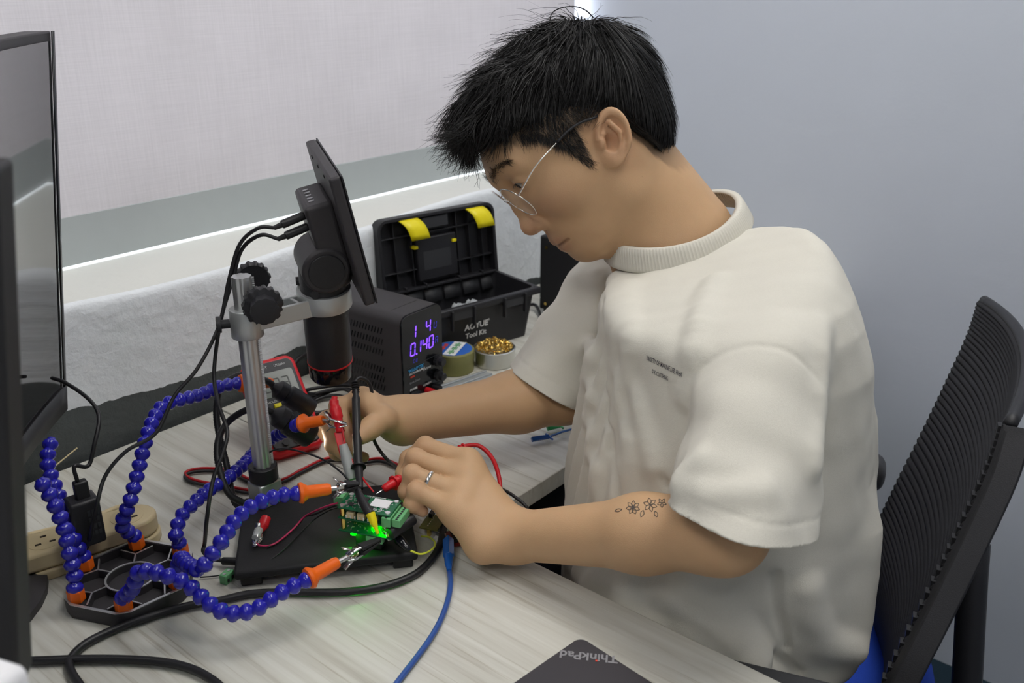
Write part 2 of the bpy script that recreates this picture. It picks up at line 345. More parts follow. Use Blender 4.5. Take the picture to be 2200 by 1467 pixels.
MB().box((1.22, 1.09, .5), (1.0, .018, .4)).build('back_panel', 'dgrey_pl', dB)
du = thing('drawer_unit', 'dark drawer unit beneath the desk under the window', 'drawer unit', (1.06, .86, 0))
B('body', 'dgrey_pl', du, (0, 0, .34), (.38, .44, .64), .003)
for k in range(3):
    d_ = B('drawer', 'dgrey_pl', du, (0, -.229, .13+k*.205), (.37, .016, .195), .002)
    B('handle', 'steel', du, (0, -.243, .17+k*.205), (.12, .012, .012), .002).parent = d_
# ================================================================== displays on the left
def monitor_curved():
    f0 = onz(137, 855, .86); n0 = onz(60, 1050, .86); d = nrm((n0-f0)*[1, 1, 0]); n = np.array([-d[1], d[0], 0]); n = n if n[0] > 0 else -n
    zt, zb, wd = 1.287, .845, .50; lean_ = (onz(110, 66, 1.287)-f0)/(1.287-.86)
    t = thing('curved_monitor', 'large curved monitor seen edge-on, its blank screen mirroring the window', 'monitor', (f0+d*wd/2)*[1, 1, 0]+np.array([0, 0, DZ]))
    us = np.linspace(0, wd, 28)
    def pt(u, off, z): 
        s = 4*.030*(u/wd)*(1-u/wd)
        return f0*[1, 1, 0]+d*u-n*s+n*off+lean_*[1, 1, 0]*(z-.86)+np.array([0, 0, z])
    mb = MB()
    for o0, o1 in ((-.028, 0),):
        ring = []
        for u in us: ring.append([pt(u, o0, zb), pt(u, o1, zb), pt(u, o1, zt), pt(u, o0, zt)])
        mb.grid(ring, closed=True); k = len(mb.v); mb.f += [(0, 1, 2, 3), (k-1, k-2, k-3, k-4)]
    mb.build('housing', 'graph', t, smooth=True, bevel=.002)
    sc = MB().grid([[pt(u, .0012, z) for u in np.linspace(.008, wd-.008, 28)] for z in (zb+.035, zt-.010)]); sc.build('screen', K['screen'], t, smooth='all')
    bz = MB(); bz.grid([[pt(u, .0022, z) for u in us] for z in (zb, zb+.032)]); bz.build('bottom_bezel', 'dgrey_pl', t, smooth='all', solid=.002)
    e = MB(); e.grid([[pt(u, .002, z) for u in (0, .006)] for z in (zb+.03, zt)]); e.build('edge_bezel', 'black_gl', t, solid=.0015)
    c = f0*[1, 1, 0]+d*wd*.5-n*.07
    MB().box((c[0], c[1], .94), (.05, .05, .34)).build('stand_neck', 'graph', t, bevel=.004)
    MB().lathe([(.11, DZ), (.11, DZ+.008), (.10, DZ+.012)], 32, (c[0]-.03, c[1]+.02, 0)).build('stand_base', 'graph', t)
K['screen'] = mat('dark_screen', (.012, .012, .014), .07, spec=1.0, coat=1.0)
monitor_curved()
e0 = at(72, 1424, .52); dd = nrm((-.80, .60, 0)); nn = np.array([-dd[1], dd[0], 0])
top = at(30, 335, 1); q = top-CAM; s_ = math.hypot(e0[0], e0[1])/math.hypot(q[0], q[1]); top = CAM+q*s_
t = thing('flat_monitor', 'black flat monitor panel at the left border, nearest the camera', 'monitor', (e0[0]-.2, e0[1]+.1, DZ))
h = MB(); lo = [e0, e0+dd*.4, e0+dd*.4+nn*.03, e0+nn*.03]; lean = (top-e0); hi = [p+lean for p in lo]
h.hexa(lo+hi); h.build('housing', 'black_matte', t, bevel=.003)
g0 = nrm(np.cross(dd, lean)); g0 = g0 if g0@(-e0) > 0 else -g0
s = MB(); o = g0*.001; s.add([e0+dd*.01+lean*.03+o, e0+dd*.39+lean*.03+o, e0+dd*.39+lean*.98+o, e0+dd*.01+lean*.98+o], [(0, 1, 2, 3)]); s.build('screen', K['screen'], t, solid=.001)
c = e0+dd*.25+nn*.04
MB().box((c[0], c[1], .90), (.05, .04, .3)).build('stand_neck', 'black_pl', t, bevel=.003)
MB().box((c[0], c[1], DZ+.005), (.2, .16, .01)).build('stand_base', 'black_pl', t, bevel=.003)
p = at(66, 1423, .43); t = MB(); d1 = nrm((-.35, 1, 0)); d2 = nrm((-.75, -.2, 0))
lo = [p*[1, 1, 0]+np.array([0, 0, DZ]), p*[1, 1, 0]+d1*.05+np.array([0, 0, DZ]), p*[1, 1, 0]+d1*.05+d2*.15+np.array([0, 0, DZ]), p*[1, 1, 0]+d2*.15+np.array([0, 0, DZ])]
t.hexa(lo+[v+np.array([0, 0, p[2]-DZ]) for v in lo])
tag(t.build('carton', 'paper', None, bevel=.006, seg=3), 'plain white carton in the bottom left corner of the picture', 'box')
# ================================================================== power strip, charger
p0 = onz(66, 1192, .785); p1 = onz(252, 1136, .785); ax = nrm(p1-p0); ctr = p0+(p1-p0)*.45+np.array([-ax[1], ax[0], 0])*.022; ang = math.atan2(ax[1], ax[0])
t = thing('power_strip', 'cream plastic power strip behind the hexagonal tray', 'power strip', (ctr[0], ctr[1], DZ), ang)
def stadium(L, w, n=10):
    P = []
    for k in range(n+1): a = -math.pi/2+math.pi*k/n; P.append((L/2-w/2+w/2*math.cos(a), w/2*math.sin(a)))
    for k in range(n+1): a = math.pi/2+math.pi*k/n; P.append((-L/2+w/2+w/2*math.cos(a), w/2*math.sin(a)))
    return P
m = LB(t); m.prism(stadium(.19, .05), 0, .012); m.build('lower_shell', 'cream_pl', t, bevel=.002)
m = LB(t); m.prism(stadium(.186, .047), .0125, .034); up = m.build('upper_shell', 'cream_pl', t, bevel=.004, seg=3)
K['slot'] = mat('slot_dark', (.03, .02, .012), .8)
for k, cx in enumerate((-.062, -.022, .022, .062)):
    m = LB(t); m.lathe([(.0175, .0335), (.0175, .0343), (.0165, .0345)], 24, (cx, 0, 0)); m.build('socket', 'cream_pl', t)
    for sx, sy in ((-.007, -.006), (.007, -.006), (0, .008)): B('slot', K['slot'], t, (cx+sx, sy, .0347), (.006, .0022, .0012))
B('indicator', 'red_pl', t, (-.088, -.010, .034), (.004, .004, .002))
cable('cord', [onz(285, 1118, .772), onz(296, 1105, .765), onz(285, 1092, .757), onz(255, 1090, .756), onz(180, 1120, .756), onz(60, 1150, .756)], .0035, 'cream_pl', parent=t)
# charger plugged in
pc = onz(192, 1163, .785); tc = thing('usb_charger', 'black wall charger plugged into the cream power strip', 'charger', (pc[0], pc[1], .785), ang+.1)
B('body', 'black_pl', tc, (0, 0, .0275), (.030, .026, .053), .003)
M = basis(WM[tc][:3, 3]+WM[tc][:3, :3]@np.array([.006, -.0135, .028]), WM[tc][:3, :3]@np.array([1, 0, 0]), WM[tc][:3, :3]@np.array([0, -1, 0]))
for k in range(4):
    for j in range(3): mb = MB(M@Tm((-.004+.004*j, .012-.008*k, 0))); mb.box((0, 0, 0), (.0028, .005 if k else .007, .0003)); mb.build('rating_print', 'dgrey_pl', tc, smooth=False)
pl = onz(178, 1060, .865); 
m = LB(tc); m.box((.002, 0, .062), (.014, .010, .022)); m.build('plug', 'rubber', tc, bevel=.002)
b0 = WM[tc][:3, 3]+np.array([0, 0, .073])
cable('charger_cable', [b0, b0+[0, 0, .018], at(190, 1000, .970), at(204, 950, .975), at(213, 905, .985), at(206, 876, .995), at(180, 848, 1.01), at(140, 822, 1.04), at(112, 812, 1.06)], .0022, 'rubber', 'thin black cable rising from the wall charger to behind the curved monitor')
# ================================================================== helping hands station
HC = np.mean([onz(x, y, .765) for x, y in ((146, 1288), (286, 1307), (402, 1265), (391, 1188), (288, 1170), (170, 1207))], axis=0)
P6 = [onz(x, y, .765) for x, y in ((146, 1288), (286, 1307), (402, 1265), (391, 1188), (288, 1170), (170, 1207))]
rad = np.mean([np.linalg.norm((p-HC)[:2]) for p in P6]); a0 = np.mean([(math.atan2(*(p-HC)[[1, 0]])-k*math.pi/3-math.pi*5/6) % (2*math.pi)-(2*math.pi if (math.atan2(*(p-HC)[[1, 0]])-k*math.pi/3-math.pi*5/6) % (2*math.pi) > math.pi else 0) for k, p in enumerate(P6)])+math.pi*5/6
hh = thing('helping_hands', 'hexagonal black tray with six blue jointed arms ending in clips', 'helping hands', (HC[0], HC[1], DZ))
hexp = lambda r, cut=.0: [(r*math.cos(a0+k*math.pi/3+s*.11), r*math.sin(a0+k*math.pi/3+s*.11)) for k in range(6) for s in (-1, 1)]
R6 = rad+.003; HT = .0155
m = LB(hh); m.prism(hexp(R6), 0, .005); m.build('tray_floor', 'graph', hh, bevel=.001)
def ringwall(mb, po, pi_, z0, z1):
    n = len(po); V = [(x, y, z0) for x, y in po]+[(x, y, z1) for x, y in po]+[(x, y, z1) for x, y in pi_]+[(x, y, z0) for x, y in pi_]
    return mb.add(V, [(a*n+i, a*n+(i+1) % n, ((a+1) % 4)*n+(i+1) % n, ((a+1) % 4)*n+i) for a in range(4) for i in range(n)])
m = LB(hh); ringwall(m, hexp(R6), hexp(R6-.004), .003, HT); m.build('tray_wall', 'graph', hh, bevel=.0007)
m = LB(hh); ringwall(m, hexp(R6-.0002), hexp(R6-.0034), HT, HT+.0007); m.build('chamfered_rim', 'alu', hh)
cir = lambda r: [(r*math.cos(k*math.pi/20), r*math.sin(k*math.pi/20)) for k in range(40)]
m = LB(hh); ringwall(m, cir(.026), cir(.0235), .005, HT-.002); m.build('centre_ring', 'graph', hh, bevel=.0005)
m = LB(hh); ringwall(m, cir(.0258), cir(.0238), HT-.002, HT-.0013); m.build('ring_rim', 'alu', hh)
for k in range(6):
    a = a0+(k)*math.pi/3; ca, sa = math.cos(a), math.sin(a); r0, r1 = .026, R6-.025
    m = LB(hh); m.box(((r0+r1)/2, 0, .0095), (r1-r0, .0022, .009), Tm((0, 0, 0), a)@np.eye(4)); m.build('divider', 'graph', hh)
    m = LB(hh); m.box(((r0+r1)/2, 0, .0143), (r1-r0, .0014, .0006), Tm((0, 0, 0), a)); m.build('divider_edge', 'alu', hh)
    for sg in (-1, 1):
        pa = np.array([r1*ca, r1*sa]); pb = pa+.020*np.array([math.cos(a+sg*.95), math.sin(a+sg*.95)])
        m = LB(hh); mid = (pa+pb)/2; m.box((0, 0, .0095), (.020, .002, .009), Tm((mid[0], mid[1], 0), math.atan2(*(pb-pa)[::-1]))); m.build('divider', 'graph', hh)
        m = LB(hh); m.box((0, 0, .0143), (.020, .0014, .0006), Tm((mid[0], mid[1], 0), math.atan2(*(pb-pa)[::-1]))); m.build('divider_edge', 'alu', hh)
# bead mesh shared by every joint
bp = [(.0044, -.0078), (.0048, -.0045), (.0066, -.0030), (.0080, -.0003), (.0083, .0020), (.0076, .0042), (.0058, .0060), (.0046, .0070), (.0044, .0084)]
BM = MB().lathe(bp, 16); bead_me = bpy.data.meshes.new('bead'); bead_me.from_pydata(BM.v, [], BM.f); bead_me.materials.append(K['blue_pl']); bead_me.polygons.foreach_set('use_smooth', [True]*len(bead_me.polygons))
def put_mesh(name, me, M, parent):
    o = bpy.data.objects.new(name, me); COL.objects.link(o); o.parent = parent; L = np.linalg.inv(WM[parent])@M; o.matrix_local = Matrix(L.tolist()); WM[o] = M; return o
def resample(path, step):
    out = [path[0]]; acc = 0
    for a, b in zip(path[:-1], path[1:]):
        L = np.linalg.norm(b-a)
        while acc+L >= step:
            a = a+(b-a)*((step-acc)/L); out.append(a); L = np.linalg.norm(b-a); acc = 0
        acc += L
    return out
def arm(k, pts, nozzle=None, clip=None, scale=1.0):
    a = a0+k*math.pi/3; base = HC*[1, 1, 0]+np.array([(R6-.010)*math.cos(a), (R6-.010)*math.sin(a), DZ+HT-.003])
    ar = bpy.data.objects.new('arm', None); COL.objects.link(ar); ar.parent = hh; WM[ar] = WM[hh]
    nut = MB().lathe([(.0078, 0), (.0086, .001), (.0086, .013), (.0074, .0145)], 6, base); nut.build('base_nut', 'orange_pl', ar, smooth=False, bevel=.0006)
    P = spline([base+[0, 0, .014]]+[np.asarray(p) for p in pts], 14)
    Q = resample(P, .0122)
    for i, q in enumerate(Q):
        t_ = nrm(Q[min(i+1, len(Q)-1)]-Q[max(i-1, 0)]); s_, u_, _ = frame_axes(t_); M = np.eye(4); M[:3, 0] = s_; M[:3, 1] = u_; M[:3, 2] = t_; M[:3, 3] = q
        put_mesh('bead', bead_me, M, ar)
    end = Q[-1]; t_ = nrm(Q[-1]-Q[-3])
    if nozzle is not None:
        tip = np.asarray(nozzle); axd = nrm(tip-end); L = np.linalg.norm(tip-end)
        MB().lathe([(.0048, .002), (.0105, .004), (.0112, .007), (.0095, .009), (.0068, .013), (.0062, L-.003), (.0052, L)], 20, end, axd).build('nozzle', 'orange_pl', ar)
        if clip is not None: crocodile('clip', tip, clip[0], ar, clip[1])
    return ar
def crocodile(name, p, q, parent, sleeve=True, L=None, upv=(0, 0, 1), sleeve_mat='black_matte'):
    p = np.asarray(p, float); q = np.asarray(q, float); ax = nrm(q-p); L = np.linalg.norm(q-p)
    s_, u_, a_ = frame_axes(ax, upv); M = np.eye(4); M[:3, 0] = a_; M[:3, 1] = s_; M[:3, 2] = u_; M[:3, 3] = p
    c = bpy.data.objects.new(name, None); COL.objects.link(c)
    # callers pass parts only one level above, so pieces hang directly on the arm
    COL.objects.unlink(c); bpy.data.objects.remove(c)
    k = L/.05
    MB(M).tube([(-.004*k, 0, 0), (.012*k, 0, 0)], .0026, 10).build('clip_barrel', 'steel', parent)
    for sg in (-1, 1):
        pts = [(.010*k, sg*.0022), (.018*k, sg*.0052), (.030*k, sg*.0040), (L, sg*.0008)]
        w = [.0032, .0042, .0036, .0016]
        V = []
        for (x, z), ww in zip(pts, w): V += [(x, -ww, z), (x, ww, z)]
        m = MB(M); m.add(V, [(0, 1, 3, 2), (2, 3, 5, 4), (4, 5, 7, 6)]); m.build('clip_jaw', 'chrome', parent, solid=.0009)
        m = MB(M); m.add([(.018*k, -.003, sg*.005), (.018*k, .003, sg*.005), (.006*k, .0026, sg*.012), (.006*k, -.0026, sg*.012)], [(0, 1, 2, 3)]); m.build('clip_lever', 'steel', parent, solid=.0009)
        if sleeve:
            m = MB(M); m.add([(.026*k, -.0052, sg*.0055), (.026*k, .0052, sg*.0055), (L*.98, .003, sg*.0022), (L*.98, -.003, sg*.0022), (.026*k, -.0052, sg*.0008), (.026*k, .0052, sg*.0008), (L*.98, .003, sg*.0004), (L*.98, -.003, sg*.0004)], [(0, 1, 2, 3), (4, 5, 6, 7), (0, 1, 5, 4), (1, 2, 6, 5), (2, 3, 7, 6), (3, 0, 4, 7)]); m.build('jaw_sleeve', sleeve_mat, parent, bevel=.0008)
Z = lambda L: [onz(x, y, z) for x, y, z in L]
arm(0, Z([(160, 1235, .79), (150, 1190, .812), (138, 1135, .835), (118, 1085, .858), (98, 1048, .874), (78, 1032, .885)]))
arm(5, Z([(160, 1160, .800), (140, 1100, .825), (118, 1045, .845), (103, 1000, .862), (104, 970, .872), (110, 950, .878)]))
arm(4, Z([(263, 1128, .80), (280, 1075, .83), (296, 1015, .855), (312, 950, .880), (328, 905, .893), (350, 872, .900), (390, 858, .900), (430, 848, .895), (470, 831, .892), (512, 823, .888)]), onz(585, 822, .878))
arm(3, Z([(378, 1148, .79), (388, 1112, .80), (412, 1085, .806), (450, 1052, .806), (490, 1026, .804), (525, 996, .803), (552, 965, .806), (580, 944, .815), (610, 928, .835), (640, 912, .860), (655, 906, .868)]), onz(695, 903, .873), (onz(745, 912, .874), False))
arm(2, Z([(388, 1200, .800), (402, 1212, .812), (428, 1222, .822), (452, 1195, .832), (478, 1160, .842), (505, 1118, .850), (540, 1088, .854), (580, 1070, .855), (615, 1062, .853), (652, 1060, .851)]), onz(710, 1050, .849), (onz(772, 1040, .846), True))
arm(1, Z([(286, 1262, .797), (296, 1232, .815), (325, 1228, .822), (362, 1238, .820), (398, 1252, .812), (430, 1280, .800), (465, 1308, .792), (505, 1318, .789), (550, 1308, .791), (590, 1282, .796), (628, 1260, .80), (660, 1245, .802)]), onz(726, 1207, .805), (onz(818, 1158, .806), True))
# ================================================================== digital microscope on its stand
def hdp(x, y, hd): q = ray(x, y); return CAM+q*(hd/math.hypot(q[0], q[1]))
MRZ = math.radians(-39)
ms = thing('digital_microscope', 'digital microscope with tilted screen, aluminium post and black base plate', 'microscope', (.551, .731, DZ), MRZ)
bx, by = .190, .150
m = LB(ms); m.prism([(-bx/2, -by/2), (bx/2, -by/2), (bx/2, by/2), (-bx/2, by/2)], .012, .022); m.build('base_plate', 'black_matte', ms, bevel=.003, seg=3)
for sx in (-1, 1):
    for sy in (-1, 1): B('foot', 'rubber', ms, (sx*(bx/2-.016), sy*(by/2-.014), .006), (.022, .016, .012), .002)
PX = onz(573, 1078, .772)[:2]; 
MB().box((PX[0], PX[1], .787), (.030, .026, .030), None).build('post_block', 'alu_matte', ms, bevel=.002)
MB().lathe([(.0155, .803), (.0165, .804), (.0165, .820), (.0155, .821)], 28, (PX[0], PX[1], 0)).build('post_collar', 'black_pl', ms)
pol = []
for k in range(40):
    a = 2*math.pi*k/40; r = .0106-(.0012 if k % 5 in (0, 4) else 0); pol.append((PX[0]+r*math.cos(a), PX[1]+r*math.sin(a)))
MB().prism(pol, .80, 1.048).build('post', 'alu', ms, smooth=True, ang=50)
tv = -ray(575, 750); tv = nrm(tv*[1, 1, 0]); sd = np.array([-tv[1], tv[0], 0]); sd = sd if sd@RT > 0 else -sd
rk = MB()
for k in range(95): rk.box((0, 0, 0), (.0035, .0022, .0014), basis(np.array([PX[0], PX[1], .815+k*.00245])+sd*.0110, sd, (0, 0, 1)))
rk.build('rack_teeth', 'alu', ms, smooth=False)['kind'] = 'stuff'
MZ = 1.002; TP = onz(697, 634, MZ+.003); bd = nrm((TP-np.array([PX[0], PX[1], TP[2]]))); blen = np.linalg.norm(TP[:2]-PX)
MB().lathe([(.0165, -.016), (.0172, -.015), (.0172, .015), (.0165, .016)], 28, (PX[0], PX[1], MZ-.006)).build('post_clamp', 'alu_matte', ms)
m = MB(basis((PX[0], PX[1], MZ-.004), bd, (0, 0, 1)))
for yy in (-.012, .012): m.box((blen*.5, yy, 0), (blen*.92, .004, .020))
for xx in (.30, .62): m.box((blen*xx, 0, 0), (.004, .024, .018))
m.box((blen*.5, 0, -.008), (blen*.9, .022, .003)); m.build('bracket_arm', 'alu_matte', ms, bevel=.001)
def knob(c, ax, r, h, parent, name='knob'):
    pr = []
    m = MB(basis(c, frame_axes(ax)[0], ax)); n = 60; V = []; prof = [(r*.92, 0), (r, .002), (r, h*.45), (r*.72, h*.55), (r*.72, h), (r*.6, h+.001)]
    for i, (rr, z) in enumerate(prof):
        for k in range(n):
            q = rr*(1+(.045*math.copysign(1, math.sin(k*math.pi*2/n*15)) if 1 <= i <= 2 else .03*math.sin(k*2*math.pi/n*10) if i >= 3 else 0)); V.append((q*math.cos(2*math.pi*k/n), q*math.sin(2*math.pi*k/n), z))
    Fc = [(i*n+k, i*n+(k+1) % n, (i+1)*n+(k+1) % n, (i+1)*n+k) for i in range(len(prof)-1) for k in range(n)]+[tuple(range(n-1, -1, -1)), tuple((len(prof)-1)*n+k for k in range(n))]
    m.add(V, Fc); return m.build(name, 'black_pl', parent, ang=40)
kc = at(562, 650, np.dot(np.array([PX[0], PX[1], MZ])-CAM, FW)-.014); ka = nrm(-ray(562, 650)*[1, 1, 0]-sd*-.10*1+np.array([0, 0, -.10])); knob(kc, ka, .0205, .024, ms)
knob(kc-ka*.062+np.array([0, 0, .0]), -ka, .019, .02, ms)
MB().tube([np.array([PX[0], PX[1], MZ-.006])-sd*.014, np.array([PX[0], PX[1], MZ-.006])-sd*.026], .005, 12).build('clamp_screw', 'black_pl', ms)
MB().tube([np.array([PX[0], PX[1], MZ-.006])-sd*.026, np.array([PX[0], PX[1], MZ-.006])-sd*.031], .009, 14).build('clamp_screw', 'black_pl', ms)
# tube and ring
TB = onz(712, 806, .898); tax = nrm(TB-TP); TL = np.linalg.norm(TB-TP); TR = .0262
MB().lathe([(TR+.004, -.012), (TR+.0045, -.011), (TR+.0045, .009), (TR+.004, .010)], 40, TP, -tax).build('ring_clamp', 'alu_matte', ms)
MB().lathe([(TR, -.03), (TR, TL-.022), (TR*.97, TL-.021)], 40, TP, tax).build('optical_tube', 'black_pl', ms)
MB().lathe([(TR+.0004, TL-.0235), (TR+.0004, TL-.0215)], 40, TP, tax).build('red_ring', 'red_pl', ms)
MB().lathe([(TR*.96, TL-.0215), (TR*.97, TL-.02), (TR*.97, TL-.003), (TR*.9, TL)], 40, TP, tax).build('lens_hood', 'black_gl', ms)
for px, py in ((676, 628), (655, 602)):
    c = at(px, py, np.dot(TP-CAM, FW)-.024 if px > 660 else np.dot(TP-CAM, FW)-.0); d = -ray(px, py) if px > 660 else -RT-ray(px, py)*.3
    d = nrm(d*[1, 1, 0]); MB().tube([c-d*.006, c+d*.010], .0048, 14).build('ring_screw', 'black_pl', ms)
# screen slab
NT = hdp(706, 386, .945); FT = hdp(655, 303, 1.085); e1 = nrm(FT-NT); Wd = np.linalg.norm(FT-NT)
q = ray(785, 660); NB = CAM+q*(((NT-CAM)@e1)/(q@e1)); e2 = nrm(NB-NT); Hd = np.linalg.norm(NB-NT); en = np.cross(e1, e2); en = en if en@RT > 0 else -en
def sp(u, v, w): return NT+e1*(u*Wd)+e2*(v*Hd)+en*w
def slab(name, u0, u1, v0, v1, w0, w1, m, bev, parent=ms, seg=3):
    mb = MB(); mb.hexa([sp(u0, v0, w0), sp(u1, v0, w0), sp(u1, v1, w0), sp(u0, v1, w0), sp(u0, v0, w1), sp(u1, v0, w1), sp(u1, v1, w1), sp(u0, v1, w1)]); return mb.build(name, m, parent, bevel=bev, seg=seg)
slab('screen_housing', 0, 1, 0, 1, 0, .0125, 'graph', .003)
slab('screen_bezel', .0, 1, .0, 1, .0125, .0145, 'black_pl', .0008)
slab('screen_glass', .04, .96, .05, .93, .0145, .0152, 'black_gl', .0002)
for u in (.25, .5, .75):
    c = sp(u, .055, -.0002); MB().tube([c, c-en*.0008], .002, 10).build('back_screw', 'rubber', ms)
slab('electronics_box', .24, .74, .24, .80, -.030, .001, 'graph', .005)
for u in np.linspace(.36, .62, 5): slab('button', u-.012, u+.012, .236, .242, -.022, -.016, 'print_grey', 0)
hc = TP-tax*.030+np.array([0, 0, .012]); MB().tube([hc-e1*.031, hc+e1*.031], [.0265]*2, 36).build('hinge_drum', 'graph', ms, bevel=.003)
MB().tube([hc-e1*.033, hc-e1*.031], .020, 30).build('hinge_cap', 'black_pl', ms, bevel=.0008)
MB().lathe([(TR*.9, .01), (TR*1.02, .02), (TR*1.0, .042)], 36, TP, -tax).build('tube_neck', 'black_pl', ms)
mb = MB(); mb.hexa([sp(.30, .55, -.03), sp(.68, .55, -.03), sp(.68, 1.0, -.03), sp(.30, 1.0, -.03), sp(.30, .55, .0), sp(.68, .55, .0), sp(.68, .92, .0), sp(.30, .92, .0)]); mb.build('hinge_bracket', 'black_pl', ms, bevel=.006, seg=3)
# two plugs and the paired cables
for dv, dz, dest in ((0, 0, 'a'), (.09, -.002, 'b')):
    a = sp(.40, .34+dv, -.030); dirp = nrm(-en+np.array([0, 0, -.12])); b = a+dirp*.026
    MB().tube([a, b], .0048, 12).build('plug', 'rubber', ms, bevel=.001); MB().tube([b, b+dirp*.009], [.0032, .0024], 10).build('plug_boot', 'rubber', ms)
    s0 = b+dirp*.008; D = np.dot(s0-CAM, FW)
    if dest == 'a':
        P = [s0, at(555, 490, D), at(515, 525, D+.01), at(492, 600, D+.02), at(470, 700, D+.02), at(425, 790, D+.0), at(375, 850, D-.01), at(335, 930, D-.02), at(270, 970, D-.03), at(225, 1025, D-.04), at(205, 1100, D-.05), onz(190, 1165, .790), onz(176, 1200, .765), onz(160, 1215, .755)]
        cable('microscope_power_cable', P, .0021, 'rubber', 'thin black cable looping from the microscope screen down past the power strip')
    else:
        P = [s0, at(560, 505, D), at(520, 535, D+.01), at(500, 600, D+.015), at(474, 690, D+.02), at(460, 800, D+.02), at(470, 870, D-.01), at(488, 925, D-.03), at(480, 970, D-.04), at(458, 1030, D-.05), at(445, 1110, D-.06), onz(440, 1165, .785), onz(437, 1185, .775), onz(455, 1200, .760), onz(478, 1204, .758)]
        cable('microscope_data_cable', P, .0022, 'rubber', 'black cable hanging from the microscope screen down to the base plate plug')
pa, pb = onz(478, 1205, .758), onz(512, 1206, .760)
tag(MB().tube([pa, pb], .0042, 12).build('cable_plug', 'rubber', None, bevel=.001), 'small black barrel plug lying beside the left edge of the microscope base', 'plug')
# gooseneck lamps
def goose(pts, head0, head1, r, name, label):
    g = bpy.data.objects.new(name, None); COL.objects.link(g); g.parent = ms; WM[g] = WM[ms]; g['label'] = label
    P = spline(pts, 14); P = resample(P, .0016)
    rr = [.0037+(.0005 if i % 2 else 0) for i in range(len(P))]
    MB().tube(P, rr, 10).build('gooseneck', 'rubber', g, smooth='all')
    ax = nrm(head1-head0); L = np.linalg.norm(head1-head0)
    MB().lathe([(.0042, -.006), (r*.55, -.001), (r*.88, .002), (r*.90, .012), (r*.72, .014), (r*.74, .0165), (r, .018), (r, L-.003), (r*.92, L)], 28, head0, ax).build('lamp_head', 'black_pl', g)
    MB().lathe([(r*.7, L+.0002), (r*.7, L+.0006)], 20, head0, ax).build('lamp_lens', 'led_lens', g)
    return head0, ax, L, g
foot = np.array([PX[0], PX[1], .772])
H1a, H1b = at(594, 834, 1.125), at(668, 880, 1.150); H2a, H2b = at(594, 890, 1.085), at(668, 937, 1.110)
hA = goose([foot+sd*-.02+np.array([0, 0, .004]), at(505, 1080, 1.08), at(487, 1000, 1.09), at(470, 930, 1.10), at(465, 870, 1.11), at(478, 828, 1.12), at(520, 805, 1.125), at(570, 817, 1.12), H1a], H1a, H1b, .0135, 'lamp_arm', 'black gooseneck lamp, the upper one')
hB = goose([foot+sd*-.026+np.array([0, -.01, .004]), at(492, 1060, 1.06), at(470, 1000, 1.065), at(468, 950, 1.075), at(485, 912, 1.09), at(520, 885, 1.085), at(560, 876, 1.075), H2a], H2a, H2b, .0155, 'lamp_arm', 'black gooseneck lamp, the lower one')
for (h0, ax, L, g), en_ in ((hA, .10), (hB, .14)):
    sl = bpy.data.lights.new('gooseneck_led', 'SPOT'); sl.energy = en_; sl.spot_size = math.radians(75); sl.spot_blend = .6; sl.color = (1, .9, .74); sl.shadow_soft_size = .012
    so = bpy.data.objects.new('gooseneck_led', sl); COL.objects.link(so); so.location = h0+ax*(L+.004)
    aim = at(820, 1010, 1.04)-np.array(so.location); so.rotation_euler = Vector(aim).to_track_quat('-Z', 'Y').to_euler()
# ================================================================== bench power supply
PR = math.radians(3); pw, ph, pl_ = .088, .139, .200
fl = np.array([.848, .914]); R2 = lambda x, y, a=PR: np.array([x*math.cos(a)-y*math.sin(a), x*math.sin(a)+y*math.cos(a)])
pc2 = fl+R2(pw/2, pl_/2)
ps = thing('power_supply', 'black bench power supply with glowing violet digits', 'power supply', (pc2[0], pc2[1], DZ), PR)
def rrect(w, h, r, n=6, only_top=True):
    P = []
    for cx, cz, a in ((w/2-r, h-r, 0), (-w/2+r, h-r, math.pi/2)):
        for k in range(n+1): P.append((cx+r*math.cos(a+k*math.pi/2/n), cz+r*math.sin(a+k*math.pi/2/n)))
    P += [(-w/2, 0.0), (w/2, 0.0)]
    return P
def extr_y(mb, P, y0, y1):
    n = len(P); V = [(x, y0, z) for x, z in P]+[(x, y1, z) for x, z in P]
    return mb.add(V, [tuple(range(n)), tuple(range(2*n-1, n-1, -1))]+[(i, n+i, n+(i+1) % n, (i+1) % n) for i in range(n)])
off = .006
m = LB(ps); extr_y(m, [(x, z+off) for x, z in rrect(pw, ph-off, .014)], -pl_/2+.003, pl_/2); m.build('case', 'psu', ps, ang=50)
m = LB(ps); extr_y(m, [(x, z+off) for x, z in rrect(pw-.002, ph-off-.001, .013)], -pl_/2, -pl_/2+.0035); m.build('front_panel', 'black_gl', ps, ang=50)
for sx in (-1, 1):
    for sy in (-1, 1): B('foot', 'rubber', ps, (sx*(pw/2-.010), sy*(pl_/2-.016), .003), (.012, .012, .006), .001)
B('seam', 'rubber', ps, (0, -pl_/2+.034, ph+.0001), (pw-.03, .0008, .0004))
sl_ = MB().box((0, 0, 0), (.0010, .0016, .0100)); sme = bpy.data.meshes.new('vent_slot'); sme.from_pydata(sl_.v, [], sl_.f); sme.materials.append(K['black_gl'])
cR = lambda a: np.array([[1, 0, 0], [0, math.cos(a), -math.sin(a)], [0, math.sin(a), math.cos(a)]])
for z in (.104, .087, .070, .042, .027, .013):
    for k in range(20):
        y = -pl_/2+.040+k*.0062
        put_mesh('vent_slot', sme, WM[ps]@Tm((-pw/2-.0001, y, z+off), R3=cR(.35)), ps)
